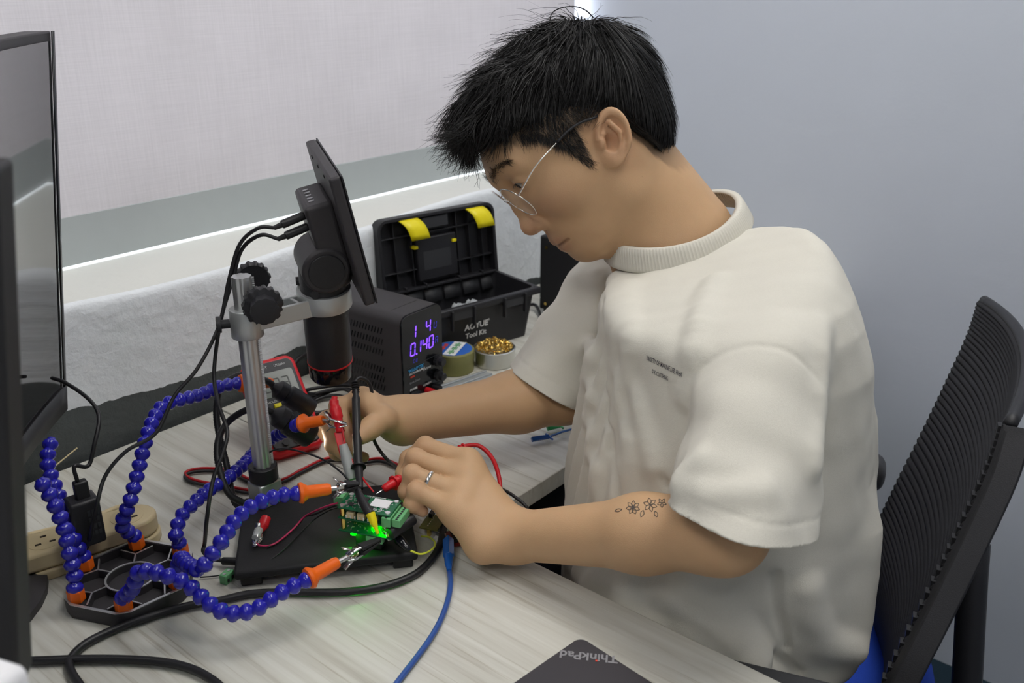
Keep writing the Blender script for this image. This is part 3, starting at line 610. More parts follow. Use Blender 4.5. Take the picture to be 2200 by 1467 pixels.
for y, z in ((-.052, .086), (.078, .1), (-.052, .02), (.078, .02)):
    c = WM[ps]@np.array([-pw/2, y, z+off, 1]); MB().tube([c[:3], c[:3]-WM[ps][:3, 0]*.0012], .0022, 10).build('side_screw', 'black_pl', ps)
FM = WM[ps]@basis((0, -pl_/2-.0004, 0), (1, 0, 0), (0, -1, 0))          # x right, y up on the face
def facebox(name, x, y, w, h, m, d=.0008): mb = MB(FM); mb.box((x, y, 0), (w, h, d)); return mb.build(name, m, ps, smooth=False)
SEG = {'0': 'abcdef', '1': 'bc', '4': 'fgbc', 'U': 'bcdef', 'A': 'abcefg', 'C': 'afed', 'V': 'cdefb'}
def digit(ch, cx, cy, h, m, wd=None):
    w = wd or h*.50; t_ = h*.10; sk = .12; mb = MB(FM)
    S = {'a': ((-w/2, h/2), (w/2, h/2)), 'g': ((-w/2, 0), (w/2, 0)), 'd': ((-w/2, -h/2), (w/2, -h/2)), 'f': ((-w/2, h/2), (-w/2, 0)), 'b': ((w/2, h/2), (w/2, 0)), 'e': ((-w/2, 0), (-w/2, -h/2)), 'c': ((w/2, 0), (w/2, -h/2))}
    for s in SEG[ch]:
        a, b = np.array(S[s][0]), np.array(S[s][1]); d = nrm(b-a); a2, b2 = a+d*t_*.6, b-d*t_*.6; n_ = np.array([-d[1], d[0]])*t_/2
        V = [(cx+p[0]+sk*p[1], cy+p[1], .0006) for p in (a2-n_, b2-n_, b2+d*t_*.4, b2+n_, a2+n_, a2-d*t_*.4)]
        mb.add(V, [tuple(range(6))])
    return mb.build('digit', m, ps, smooth=False)
digit('1', -.0195, .110, .018, 'seg'); digit('4', .0125, .110, .018, 'seg'); digit('V', .0275, .108, .010, 'seg_dim')
digit('0', -.0225, .084, .018, 'seg'); facebox('digit', -.0145, .0745, .002, .002, 'seg'); digit('1', -.0100, .084, .018, 'seg'); digit('4', .0035, .084, .018, 'seg'); digit('0', .0175, .084, .018, 'seg'); digit('A', .0295, .083, .010, 'seg_dim')
digit('C', -.021, .0655, .005, 'seg_dim'); digit('V', -.0155, .0655, .005, 'seg_dim')
facebox('panel_line', 0, .058, .070, .0004, 'dgrey_pl')
lettering('lettering', 'WANPTEK', .0070, FM@Tm((-.017, .0520, .0004)), 'print_blue', ps, bold=.00015)
lettering('lettering', 'DC POWER SUPPLY', .0038, FM@Tm((-.015, .0467, .0004)), 'print_white', ps, bold=.0001)
facebox('usb_port', -.025, .0415, .009, .0022, 'print_red')
lettering('lettering', 'Quick Charge', .0040, FM@Tm((-.021, .0330, .0004)), 'print_grey', ps)
lettering('lettering', 'POWER', .0044, FM@Tm((-.024, .0215, .0004)), 'print_white', ps, bold=.0001)
lettering('lettering', 'VOLTAGE', .0042, FM@Tm((.006, .0445, .0004)), 'print_white', ps)
lettering('lettering', 'CURRENT', .0042, FM@Tm((.006, .0190, .0004)), 'print_white', ps)
facebox('power_button', -.024, .012, .012, .010, 'black_pl', .003)
for z in (.050, .026): knob((FM@np.array([.028, z, .0005, 1]))[:3], -WM[ps][:3, 1], .0085, .014, ps)
for x, m_ in ((.004, 'red_pl'), (.020, 'black_pl')): c = (FM@np.array([x, .010, 0, 1]))[:3]; MB().tube([c, c-WM[ps][:3, 1]*.014], .0045, 14).build('binding_post', m_, ps)
cable('mains_cord', [(WM[ps]@np.array([-.02, pl_/2-.004, .05, 1]))[:3]+np.array([-.025, -.02, 0]), at(640, 772, 1.45), at(630, 800, 1.43), onz(640, 840, .775), onz(690, 850, .757)], .004, 'rubber', parent=ps)
# ================================================================== tool box
TRZ = math.radians(-12); tl, tw, th = .238, .135, .090
tbx = thing('toolbox', 'open black plastic toolbox with yellow latches against the wall', 'toolbox', (1.098, 1.030, DZ), TRZ)
def tub(mb, L0, W0, z0, L1, W1, z1, t):
    def rc(L, W, z, r=.012, n=4):
        P = []
        for sx, sy, a in ((1, 1, 0), (-1, 1, 1), (-1, -1, 2), (1, -1, 3)):
            for k in range(n+1): an = a*math.pi/2+k*math.pi/2/n; P.append((sx*(L/2-r)+r*math.cos(an), sy*(W/2-r)+r*math.sin(an), z))
        return P
    R = [rc(L0, W0, z0), rc(L1, W1, z1), rc(L1-2*t, W1-2*t, z1), rc(L0-2*t, W0-2*t, z0+t)]
    n = len(R[0]); V = sum(R, []); Fc = [(a*n+i, a*n+(i+1) % n, (a+1)*n+(i+1) % n, (a+1)*n+i) for a in range(3) for i in range(n)]+[tuple(range(n-1, -1, -1)), tuple(3*n+i for i in range(n))]
    return mb.add(V, Fc)
m = LB(tbx); tub(m, tl-.03, tw-.03, 0, tl-.008, tw-.008, th, .003); m.build('tub', 'black_pl', tbx, ang=40)
m = LB(tbx); tub(m, tl-.006, tw-.006, th-.014, tl+.002, tw+.002, th, .006); 
m2 = LB(tbx); P = stadium; 
def ringrect(mb, L, W, L2, W2, z0, z1):
    o = [(-L/2, -W/2), (L/2, -W/2), (L/2, W/2), (-L/2, W/2)]; i = [(-L2/2, -W2/2), (L2/2, -W2/2), (L2/2, W2/2), (-L2/2, W2/2)]; return ringwall(mb, o, i, z0, z1)
ringrect(m2, tl+.004, tw+.004, tl-.014, tw-.014, th-.012, th); m2.build('rim', 'black_pl', tbx, bevel=.003, seg=3)
for x in (-.075, -.035, .035, .085): B('rim_rib', 'black_pl', tbx, (x, tw/2-.010, th+.001), (.003, .012, .010), .001)
m = LB(tbx)
for i, x in enumerate(np.linspace(-.1, .1, 6)): m.add([(x-.018, tw/2-.016, th-.030), (x+.016, tw/2-.016, th-.030), (x+.018, tw/2-.006, th-.004), (x-.016, tw/2-.006, th-.004)], [(0, 1, 2, 3)])
m.build('inner_step', 'dgrey_pl', tbx, solid=.002)
for x in (-.045, .062):
    B('latch_catch', 'black_pl', tbx, (x-.022, -tw/2-.002, th-.020), (.004, .008, .034), .001); B('latch_catch', 'black_pl', tbx, (x+.022, -tw/2-.002, th-.020), (.004, .008, .034), .001)
    B('latch_recess', 'dgrey_pl', tbx, (x, -tw/2+.001, th-.014), (.040, .006, .016), .001)
for sx in (-1, 1): B('end_lug', 'black_pl', tbx, (sx*(tl/2+.002), -.02, th-.012), (.010, .03, .016), .003)
# lid stands upright behind: local x along length, v up, w toward the room
Lt = math.radians(6); lh = .128
def lid(x, v, w): return np.array([x, tw/2+.004+v*math.sin(Lt)-w*math.cos(Lt), th-.004+v*math.cos(Lt)+w*math.sin(Lt)])
ld = bpy.data.objects.new('lid', None); COL.objects.link(ld); ld.parent = tbx; WM[ld] = WM[tbx]
def lidbox(name, x0, x1, v0, v1, w0, w1, m_, bev=.001):
    mb = LB(tbx); mb.hexa([lid(x0, v0, w0), lid(x1, v0, w0), lid(x1, v0, w1), lid(x0, v0, w1), lid(x0, v1, w0), lid(x1, v1, w0), lid(x1, v1, w1), lid(x0, v1, w1)]); return mb.build(name, m_, ld, bevel=bev)
def rr2(x0, x1, v0, v1, r, n=6):
    P = []
    for cx, cv, a in ((x1-r, v1-r, 0), (x0+r, v1-r, 1)):
        for k in range(n+1): an = a*math.pi/2+k*math.pi/2/n; P.append((cx+r*math.cos(an), cv+r*math.sin(an)))
    return P+[(x0, v0), (x1, v0)]
hl = tl/2+.001
m = LB(tbx); Po = rr2(-hl, hl, 0, lh, .018); n = len(Po); m.add([lid(x, v, -.002) for x, v in Po]+[lid(x, v, .001) for x, v in Po], [tuple(range(n)), tuple(range(2*n-1, n-1, -1))]+[(i, n+i, n+(i+1) % n, (i+1) % n) for i in range(n)]); m.build('lid_back', 'black_pl', ld)
Pi = rr2(-hl+.006, hl-.006, .004, lh-.006, .014); m = LB(tbx); V = [lid(x, v, -.001) for x, v in Po]+[lid(x, v, .020) for x, v in Po]+[lid(x, v, .020) for x, v in Pi]+[lid(x, v, -.001) for x, v in Pi]
m.add(V, [(a*n+i, a*n+(i+1) % n, ((a+1) % 4)*n+(i+1) % n, ((a+1) % 4)*n+i) for a in range(4) for i in range(n)]); m.build('lid_wall', 'black_pl', ld, bevel=.001)
for x in (-.085, -.052, .042, .068, .095): lidbox('lid_rib', x-.001, x+.001, .006, lh-.008, 0, .011, 'black_pl', .0004)
for v in (.034, .094): lidbox('lid_rib', -hl+.006, hl-.006, v-.001, v+.001, 0, .012, 'black_pl', .0004)
lidbox('handle_well', -.046, .036, .012, .086, 0, .016, 'black_pl', .002)
lidbox('handle_recess', -.034, .022, .030, .062, .016, .0164, 'dgrey_pl', 0)
lidbox('handle_block', -.030, .022, .100, .120, 0, .017, 'dgrey_pl', .002)
for x in (-.049, .030): lidbox('latch_pin', x-.004, x+.004, .070, .075, .006, .020, 'yellow_pl', .0006)
for x0 in (-.078, .058):
    mb = LB(tbx); G = [[lid(x0+dx+s*.012, lh-.004-.0*s-.036*s+.006*math.sin(s*3), .018+.020*s+.006*math.sin(s*math.pi)) for dx in (0, .012, .024, .036)] for s in np.linspace(0, 1, 7)]
    mb.grid(G); mb.build('latch', 'yellow_pl', ld, solid=.0025)
TM = WM[tbx]@basis((0, -(tw-.03)/2-.0006, 0), (1, 0, 0), (0, -1, -.122))
fz = lambda x, z: TM@Tm((x, z, .0012))
lettering('lettering', 'AOYUE', .0145, fz(-.012, .048), 'print_white', tbx, bold=.0004)
lettering('lettering', '®', .005, fz(.013, .053), 'print_white', tbx)
lettering('lettering', 'Tool Kit', .0125, fz(-.012, .032), 'print_white', tbx, bold=.0003)
lettering('lettering', 'C', .009, fz(-.034, .018), 'print_white', tbx, shear=.2)
K['bag'] = mat('plastic_bag', (.55, .58, .60), .25, alpha=.5, bump=.004, bscale=60)
mb = MB(); G = []
for i in range(14):
    G.append([(WM[tbx]@np.array([.005+.055*i/13-.03+.002*math.sin(j*2.), -.02+.05*(j/13-.5)*2*.5, .058+.012*math.sin(i*.9+j*.7)*math.cos(j*.8)+.010*math.sin(math.pi*i/13)*math.sin(math.pi*j/13), 1]))[:3] for j in range(14)])
tag(mb.grid(G).build('plastic_bag', K['bag'], None, smooth='all', solid=.0006), 'crumpled clear plastic bag lying inside the open toolbox', 'bag')
# ================================================================== tins
c1 = onz(987, 797, .75); t1 = thing('flux_tin', 'olive green round tin with a blue and white label on the lid', 'tin', (c1[0], c1[1]+.012, DZ))
r1 = .0325
m = LB(t1); m.lathe([(r1-.001, 0), (r1, .001), (r1, .022)], 40); m.build('tin_body', 'tin_green', t1)
m = LB(t1); m.lathe([(r1+.0009, .020), (r1+.0012, .021), (r1+.0012, .034), (r1, .0355), (r1-.003, .0358)], 40); m.build('tin_lid', 'tin_green', t1)
m = LB(t1); m.lathe([(r1-.0025, .0358), (r1-.003, .0362)], 40); lb_ = m.build('lid_label', 'label_blue', t1)
fz1 = math.atan2(-c1[1], -c1[0])+math.pi/2
LM = WM[t1]@Tm((0, 0, .0363), fz1-.35)
mb = MB(LM); mb.box((.002, 0, 0), (.020, .056, .0003)); mb.build('label_band', 'print_white', t1, smooth=False)
mb = MB(LM); mb.box((.002, 0, .0002), (.0025, .050, .0003), Tm((0, 0, 0), 0)); mb.build('label_band', 'green_pl', t1, smooth=False)
for k in range(3):
    mb = MB(LM@Tm((.002, -.015+.015*k, .0004)))
    for bx_ in ((0, .004, .010, .0016), (0, 0, .009, .0014), (0, -.004, .011, .0016), (-.003, 0, .0014, .009), (.0035, -.002, .0014, .006)): mb.box((bx_[0], bx_[1], 0), (bx_[2], bx_[3], .0003))
    mb.build('label_mark', 'green_pl', t1, smooth=False)
for k in range(5): mb = MB(LM@Tm((-.0165+.0012*(k % 2), -.012+.006*k, .0003))); mb.box((0, 0, 0), (.006, .0042, .0003)); mb.build('label_mark', 'print_red', t1, smooth=False)
c2 = onz(1072, 782, .75); t2 = thing('tip_cleaner', 'shiny tin filled with curly brass wool', 'tip cleaner', (c2[0], c2[1]+.010, DZ)); r2 = .0335
m = LB(t2); m.lathe([(r2-.001, 0), (r2, .0012), (r2, .024), (r2+.0012, .0245), (r2+.0012, .027), (r2-.001, .0275), (r2-.0015, .024), (r2-.0015, .012)], 44); m.build('tin_body', 'tin_steel', t2)
mb = LB(t2); rg = random.Random(3)
for k in range(260):
    a = rg.uniform(0, 6.283); r = r2*.88*math.sqrt(rg.random()); z = .022+.016*(1-(r/r2)**2)*rg.uniform(.6, 1); tilt = Euler((rg.uniform(-1.2, 1.2), rg.uniform(-1.2, 1.2), rg.uniform(0, 6.28))).to_matrix(); rr = rg.uniform(.0025, .0042)
    P = []
    for i in range(8):
        b = i/7*4.6; v = tilt@Vector((rr*math.cos(b), rr*math.sin(b), .0012*b)); q = np.array([r*math.cos(a)+v.x, r*math.sin(a)+v.y, z+v.z])
        l = math.hypot(q[0], q[1]); 
        if l > r2-.003: q[:2] *= (r2-.003)/l
        P.append(q)
    mb.tube(P, .00055, 3, caps=False)
mb.build('brass_wool', 'brass', t2, smooth=False)['kind'] = 'stuff'
# lead-rail tray in front of the tins
ry = onz(985, 835, .752); t = thing('metal_tray', 'ridged grey metal tray in front of the tins', 'tray', (ry[0], ry[1], DZ), math.radians(-9))
B('plate', 'alu_matte', t, (0, .01, .001), (.15, .04, .002), .0005)
for k in range(3): B('ridge', 'alu_matte', t, (0, -.005+.014*k, .003), (.148, .003, .003), .001)
# black instrument at the right of the tool box
bxp = onz(1160, 668, .75); t = thing('instrument_case', 'black metal instrument case standing by the right wall', 'case', (bxp[0]+.10, bxp[1]-.085, DZ), math.radians(4))
B('case', 'black_matte', t, (0, 0, .078), (.20, .18, .142), .004)
for sx in (-1, 1):
    for sy in (-1, 1): B('foot', 'rubber', t, (sx*.085, sy*.075, .0035), (.018, .018, .007), .001)
for y, z in ((.075, .128), (-.075, .128), (.075, .02)): c = (WM[t]@np.array([-.1, y, z, 1]))[:3]; MB().tube([c, c-WM[t][:3, 0]*.0012], .0032, 12).build('case_screw', 'brass', t)
cpl = (WM[t]@np.array([-.10, .112, .055, 1]))[:3]
cable('audio_plug_cable', [onz(1120, 660, .76), onz(1150, 655, .762), onz(1165, 690, .753)], .003, 'rubber', 'short black cable lying between the toolbox and the instrument case')
# coiled spring iron holder, a black stub beside it
q0 = onz(1178, 700, .765); q1 = onz(1215, 655, .83); P = []
ax = q1-q0; s_, u_, a_ = frame_axes(ax)
for i in range(230): b = i*.28; P.append(q0+ax*(i/229)+(.0085+.004*i/229)*(math.cos(b)*s_+math.sin(b)*u_))
sh = thing('iron_holder', 'coiled steel soldering iron holder behind the sleeve', 'iron holder', (q0[0], q0[1], DZ))
MB().tube(P, .0011, 6).build('spring', 'chrome', sh, smooth='all')
MB().box((q0[0]+.03, q0[1]-.02, DZ+.006), (.06, .05, .012)).build('holder_base', 'black_pl', sh, bevel=.002)
MB().tube([np.array([q0[0]+.03, q0[1]-.02, DZ+.012]), q1+np.array([0, 0, -.008])], .0025, 8).build('holder_stem', 'steel', sh)
p = onz(1150, 735, .753); tag(MB().box((p[0], p[1], .757), (.016, .010, .014)).build('rubber_stub', 'rubber', None, bevel=.001), 'small black block on the desk right of the brass wool tin', 'block')
# ================================================================== multimeter on its stand
b0 = onz(646, 974, .757); tpm = hdp(574, 785, math.hypot(*b0[:2])+.090)
mu = nrm(tpm-b0); mx_ = nrm(onz(668, 958, .76)-onz(560, 990, .758)); mx_ = nrm(mx_-mu*(mx_@mu)); mn = np.cross(mx_, mu); mn = mn if mn@(CAM-b0) > 0 else -mn
ML = np.linalg.norm(tpm-b0)+.006
MM = np.eye(4); MM[:3, 0] = mx_; MM[:3, 1] = mu; MM[:3, 2] = np.cross(mx_, mu); MM[:3, 3] = b0+mx_*.0+np.array([0, 0, .004])
mm = thing('multimeter', 'red and dark grey digital multimeter propped up behind the gooseneck lamps', 'multimeter', MM[:3, 3], R3=MM[:3, :3])
def rr4(w, h, r, n=5, waist=0):
    P = []
    for sx, sy, a in ((1, 1, 0), (-1, 1, 1), (-1, -1, 2), (1, -1, 3)):
        for k in range(n+1): an = a*math.pi/2+k*math.pi/2/n; P.append((sx*(w/2-r)+r*math.cos(an), (h if sy > 0 else 0)-sy*r+r*math.sin(an)))
    return P
mw = .076
m = LB(mm); m.prism(rr4(mw, ML, .014), -.030, 0); m.build('rubber_holster', 'red_pl', mm, bevel=.005, seg=3)
m = LB(mm); m.prism([(x*.84, y*.90+ML*.05) for x, y in rr4(mw, ML, .010)], -.004, .0035); m.build('face_plate', 'dgrey_pl', mm, bevel=.001)
m = LB(mm); m.prism([(x, y+ML*.58) for x, y in rr4(.056, ML*.26, .004)], .003, .0042); m.build('lcd', 'lcd', mm, bevel=.0004)
ZD = MM@Tm((0, 0, .0044))
def lcdseg(cx, cy, h, ch):
    w = h*.5; mb = MB(ZD); S = {'a': (0, h/2, w, h*.1), 'g': (0, 0, w, h*.1), 'd': (0, -h/2, w, h*.1), 'f': (-w/2, h/4, h*.1, h*.45), 'b': (w/2, h/4, h*.1, h*.45), 'e': (-w/2, -h/4, h*.1, h*.45), 'c': (w/2, -h/4, h*.1, h*.45)}
    for s in ch: x, y, a, b = S[s]; mb.box((cx+x, cy+y, 0), (a, b, .0003))
    mb.build('lcd_digit', 'lcd_seg', mm, smooth=False)
for k, ch in enumerate(('abcdef', 'abcdg', 'abcdg')): lcdseg(-.012+k*.013, ML*.70, .017, ch)
lettering('lettering', 'UNI-T', .005, MM@Tm((-.010, ML*.895, .0040)), 'print_white', mm); lettering('lettering', 'UT33A+', .0045, MM@Tm((.014, ML*.895, .0040)), 'print_white', mm)
lettering('lettering', 'HOLD/SEL', .004, MM@Tm((-.010, ML*.535, .0040)), 'print_white', mm); 
m = LB(mm); m.box((-.008, ML*.485, .005), (.010, .006, .004)); m.build('hold_button', 'yellow_pl', mm, bevel=.001)
m = LB(mm); m.box((.014, ML*.53, .0048), (.012, .006, .003)); m.build('mode_button', K['print_blue'], mm, bevel=.001)
m = LB(mm); m.lathe([(.014, .003), (.014, .008), (.012, .009)], 28, (0, ML*.33, 0)); m.build('rotary_dial', 'black_pl', mm, bevel=.0005)
m = LB(mm); m.box((0, ML*.33, .0105), (.004, .026, .004)); m.build('dial_grip', 'black_pl', mm, bevel=.001)
for k in range(11):
    a = math.radians(-30+k*24); lettering('lettering', ('0', '2', '20', '200', '600', 'V', '10A', '20m', '2k', '20k', 'OFF')[k], .0033, MM@Tm((.020*math.cos(a), ML*.33+.020*math.sin(a), .0040)), 'print_white', mm)
for x in (-.015, 0, .015): m = LB(mm); m.lathe([(.0045, .003), (.0045, .006), (.003, .006)], 18, (x, ML*.11, 0)); m.build('input_jack', 'red_pl' if x == 0 else 'black_pl', mm)
m = LB(mm); m.hexa([(-.02, ML*.25, -.030), (.02, ML*.25, -.030), (.02, ML*.25, -.033), (-.02, ML*.25, -.033), (-.02, ML*.7, -.030), (.02, ML*.7, -.030), (.02, ML*.7, -.033), (-.02, ML*.7, -.033)]); m.build('tilt_stand', 'red_pl', mm)
# coil of black leads behind the multimeter
ck = onz(700, 880, .752)
for i in range(4):
    P = []; 
    for k in range(28):
        a = 2*math.pi*k/26+i*.5; P.append((ck[0]+(.040+.004*i)*math.cos(a)+.010*math.sin(i*2), ck[1]+(.030+.003*i)*math.sin(a), DZ+.005+.006*i+.003*math.sin(a*2+i)))
    if i == 0: coil = MB()
    coil.tube(spline(P, 3), .0028, 8)
tag(coil.build('cable_coil', 'rubber', None, smooth='all'), 'coil of black cable heaped beside the power supply', 'cable')
# ================================================================== laptop
lc = onz(1247, 1367, .768); LA = math.radians(-6)
ll = thing('laptop', 'closed dark grey laptop at the bottom edge of the picture', 'laptop', (lc[0], lc[1], DZ), LA)
def lrect(x0, x1, y0, y1, r):
    P = []
    for cx, cy, a in ((x1-r, y1-r, 0), (x0+r, y1-r, 1), (x0+r, y0+r, 2), (x1-r, y0+r, 3)):
        for k in range(5): an = a*math.pi/2+k*math.pi/8; P.append((cx+r*math.cos(an), cy+r*math.sin(an)))
    return P
K['laptop'] = mat('soft_touch_grey', (.040, .037, .044), .48, bump=.0001, bscale=2500)
m = LB(ll); m.prism(lrect(-.225, -.001, -.315, -.001, .008), .003, .0105); m.build('base_half', 'black_pl', ll, bevel=.001)
m = LB(ll); m.prism(lrect(-.226, 0, -.316, 0, .009), .011, .0185); m.build('lid', K['laptop'], ll, bevel=.0015)
for sx in (-.20, -.03):
    for sy in (-.29, -.03): B('foot', 'rubber', ll, (sx, sy, .0015), (.02, .008, .003), .001)
ta, tb_ = onz(1303, 1414, .7686), onz(1226, 1406, .7686)
lg = lettering('lettering', 'ThinkPad', .0135, basis((ta+tb_)/2, tb_-ta, (0, 0, 1)), 'print_grey', ll, bold=.0003, sx=1.05)
dot = ta+(tb_-ta)*.28+np.array([.0, .0, .0]); mb = MB(basis((ta+tb_)/2, tb_-ta, (0, 0, 1))); mb.box((-.0075, .0050, .0004), (.0018, .0018, .0004)); mb.build('logo_dot', 'print_red', ll)
# ================================================================== circuit board stack
A_, Bk_, Rr_, Fr_ = [onz(x, y, .822) for x, y in ((716, 1088), (760, 1061), (878, 1079), (822, 1108))]
bxd = nrm((Fr_-A_)+(Rr_-Bk_)); byd = nrm(np.cross((0, 0, 1), bxd)); bL = (np.linalg.norm(Fr_-A_)+np.linalg.norm(Rr_-Bk_))/2; bW = abs((Bk_-A_)@byd+(Rr_-Fr_)@byd)/2
bc = (A_+Bk_+Rr_+Fr_)/4; bang = math.atan2(bxd[1], bxd[0])
pb = thing('circuit_board', 'stack of green circuit boards with glowing green light on the microscope base', 'circuit board', (bc[0], bc[1], .772), bang)
hL, hW = bL/2, bW/2
for k, (z, gx) in enumerate(((.022, .001), (.0375, 0), (.050, 0))): B('board', 'pcb', pb, (0, 0, z), (bL+gx, bW, .0016), .0002)
for sx in (-1, 1):
    for sy in (-1, 1):
        m = LB(pb); m.lathe([(.0026, .0229), (.0026, .049)], 6, (sx*(hL-.004), sy*(hW-.004), 0)); m.build('standoff', 'brass', pb, smooth=False)
        m = LB(pb); m.lathe([(.0028, .0508), (.0026, .0522)], 10, (sx*(hL-.004), sy*(hW-.004), 0)); m.build('standoff_nut', 'silkwhite', pb)
B('carrier', 'black_matte', pb, (0, 0, .011), (bL*.5, bW*.6, .0200), .002)
def term(x, y, z, n, along, name='terminal_block', h=.010, w=.008, parent=pb, pitch=.0038):
    L = n*pitch; d = (L, w, h) if along == 'x' else (w, L, h)
    tb = B(name, 'green_pl', parent, (x, y, z+h/2), d, .0006)
    for k in range(n):
        o = -L/2+pitch*(k+.5); c = (x+o, y, z+h+.0002) if along == 'x' else (x, y+o, z+h+.0002)
        sc = B('clamp_screw', 'rubber', parent, c, (.0022, .0022, .0004)); sc.parent = tb
    return tb
term(hL-.004, -.003, .038, 8, 'y', h=.0105, w=.010); term(hL+.007, -.003, .0385, 7, 'y', h=.009, w=.009)
term(-hL-.005, .004, .044, 4, 'y', h=.011, w=.011); term(-hL+.003, .004, .0385, 4, 'y', h=.009, w=.008)
term(hL-.02, -hW+.003, .0135, 5, 'x', h=.0075, w=.006)
for x in (-.016, -.004, .010): B('white_socket', 'cream_pl', pb, (x, -hW+.003, .0425), (.0085, .006, .007), .0006)
for k in range(8): B('socket_pin', 'silkwhite', pb, (-.020+k*.005, -hW-.0003, .0415), (.0012, .0008, .004))
rg = random.Random(5)
for k, (x, y, a, b) in enumerate(((-.009, .004, .011, .011), (.004, -.009, .008, .005), (-.018, -.007, .006, .005), (-.017, .009, .005, .005))): B('chip', 'chip', pb, (x, y, .0514), (a, b, .0014), .0002)
dm = MB().box((0, 0, 0), (.0016, .0009, .0009)); dme = bpy.data.meshes.new('component'); dme.from_pydata(dm.v, [], dm.f); dme.materials.append(K['silkwhite'])
for k in range(210):
    z = .0512 if k < 150 else .0232; x, y = rg.uniform(-hL+.004, hL-.006), rg.uniform(-hW+.003, hW-.003)
    put_mesh('component', dme, WM[pb]@Tm((x, y, z), rg.choice((0, math.pi/2))), pb)
for k in range(14):
    put_mesh('component', dme, WM[pb]@Tm((-.008+k*.0016, hW-.0025, .0514), math.pi/2), pb)
for s in (0, 1):
    for k in range(5):
        for j in range(2):
            put_mesh('component', dme, WM[pb]@Tm(((-hL+.006) if s == 0 else hL-.013, -.010+k*.005+j*.002, .0514), 0), pb)
st = B('sticker', 'paper', pb, (.012, .003, .0519), (.020, .015, .0003))
for k in range(3): B('led', 'green_led', pb, (.006+k*.008, -.004+k*.003, .0245), (.003, .002, .0012))
B('led', 'green_led', pb, (-.006, .004, .0205), (.003, .003, .0008))
B('led', 'green_led', pb, (-.014, -hW+.002, .0196), (.005, .004, .0016)); B('led', 'green_led', pb, (hL-.010, -hW+.004, .0245), (.004, .003, .0016))
# ---------------------------------------------------------------- wires from the board
DB = lambda x, y, z: onz(x, y, z)
cable('signal_wire', [DB(726, 1080, .820), DB(700, 1088, .812), DB(672, 1100, .797), DB(652, 1112, .785), DB(628, 1138, .776), DB(590, 1168, .7745), DB(560, 1172, .775), DB(546, 1162, .778)], .0011, 'pink_wire', 'pink wire curving from the green terminal across the base plate')
cable('signal_wire', [DB(726, 1084, .817), DB(702, 1093, .808), DB(676, 1105, .795), DB(655, 1110, .786), DB(640, 1128, .776), DB(600, 1160, .774), DB(575, 1176, .774)], .0010, 'rubber', 'black wire twisted with the pink wire on the base plate')
cable('signal_wire', [DB(728, 1090, .815), DB(706, 1097, .800), DB(668, 1122, .776), DB(610, 1180, .774), DB(560, 1215, .768), DB(520, 1226, .757), DB(470, 1236, .753), DB(430, 1240, .753)], .0008, 'rubber', 'hair-thin black wire running off the base plate to the left')
t = thing('crocodile_lead', 'red-booted crocodile clip resting at the foot of the microscope post', 'clip', DB(560, 1150, .774))
MB().tube([DB(572, 1112, .790), DB(566, 1128, .786), DB(556, 1140, .782)], [.0055, .006, .0045], 12).build('boot', 'red_pl', t)
crocodile('clip', DB(560, 1136, .783), DB(545, 1172, .778), t, False)
MB().tube([DB(556, 1138, .786), DB(549, 1156, .784)], [.0048, .0042], 10).build('grey_sleeve', K['clear'], t)
# small green connector on the desk
pg = DB(489, 1248, .75); t = thing('green_connector', 'tiny green screw connector lying left of the base plate', 'connector', (pg[0], pg[1], DZ), .3)
B('body', 'green_pl', t, (0, 0, .0055), (.014, .009, .011), .0008)
for k in (-1, 1): B('wire_port', 'rubber', t, (k*.0035, -.0046, .0045), (.003, .0006, .004)); B('screw', 'steel', t, (k*.0035, 0, .0112), (.003, .003, .0006))
# ---------------------------------------------------------------- probes
def probe(name, label, tip, mid, end, m, r=.0046, guard=.22, r0=.0030, ridges=5):
    t = thing(name, label, 'probe', tip); ax = nrm(mid-tip); 
    MB().lathe([(.0003, 0), (.0007, .003), (.0008, .014)], 10, tip, ax).build('needle', 'steel', t)
    P = resample(spline([tip+ax*.010, mid, end], 20), .003); n = len(P); rr = []
    for i in range(n):
        s = i/(n-1); b = r0+(r-r0)*min(1, s*5); b *= 1+.12*math.sin(s*math.pi); rr.append(b if s < .9 else r*.72)
    MB().tube(P, rr, 14).build('grip', m, t, smooth='all')
    i = int(n*guard); tt = nrm(P[i+1]-P[i]); MB().lathe([(.0045, -.001), (.0085, -.0008), (.0085, .0008), (.0045, .001)], 20, P[i], tt).build('finger_guard', m, t)
    for k in range(ridges): j = int(n*(guard+.04))+k; MB().lathe([(rr[j]+.0002, -.0006), (rr[j]+.0007, 0), (rr[j]+.0002, .0006)], 14, P[min(j, n-1)], tt).build('grip_ridge', m, t)
    return t, P
PT = at(776, 1066, 1.001); tb, Pb = probe('test_probe', 'black test probe held upright in the far hand', PT, at(769, 985, 1.040), at(764, 830, 1.085), 'rubber', guard=.24, ridges=0)
for k in range(5): MB().lathe([(.0042, -.0008), (.0048, 0), (.0042, .0008)], 12, at(764-.2*k, 842-k*5, 1.083), nrm(Pb[-1]-Pb[-4])).build('strain_ridge', 'rubber', tb)
cable('lead', [Pb[-1], at(764, 818, 1.087), at(775, 812, 1.092), at(792, 822, 1.10), at(800, 850, 1.105), at(797, 890, 1.112), at(798, 925, 1.118), at(808, 955, 1.12), at(830, 985, 1.11), onz(856, 1006, .775), onz(890, 1030, .757), onz(940, 1050, .754), onz(990, 1050, .753)], .0021, 'rubber', parent=tb)
RTp = at(808, 1061, 1.005); tr_, Pr = probe('test_probe', 'red test probe held in the near hand, touching the board', RTp, at(846, 1038, 1.018), at(982, 967, 1.085), 'red_pl', r=.0060, guard=.155, r0=.0042)
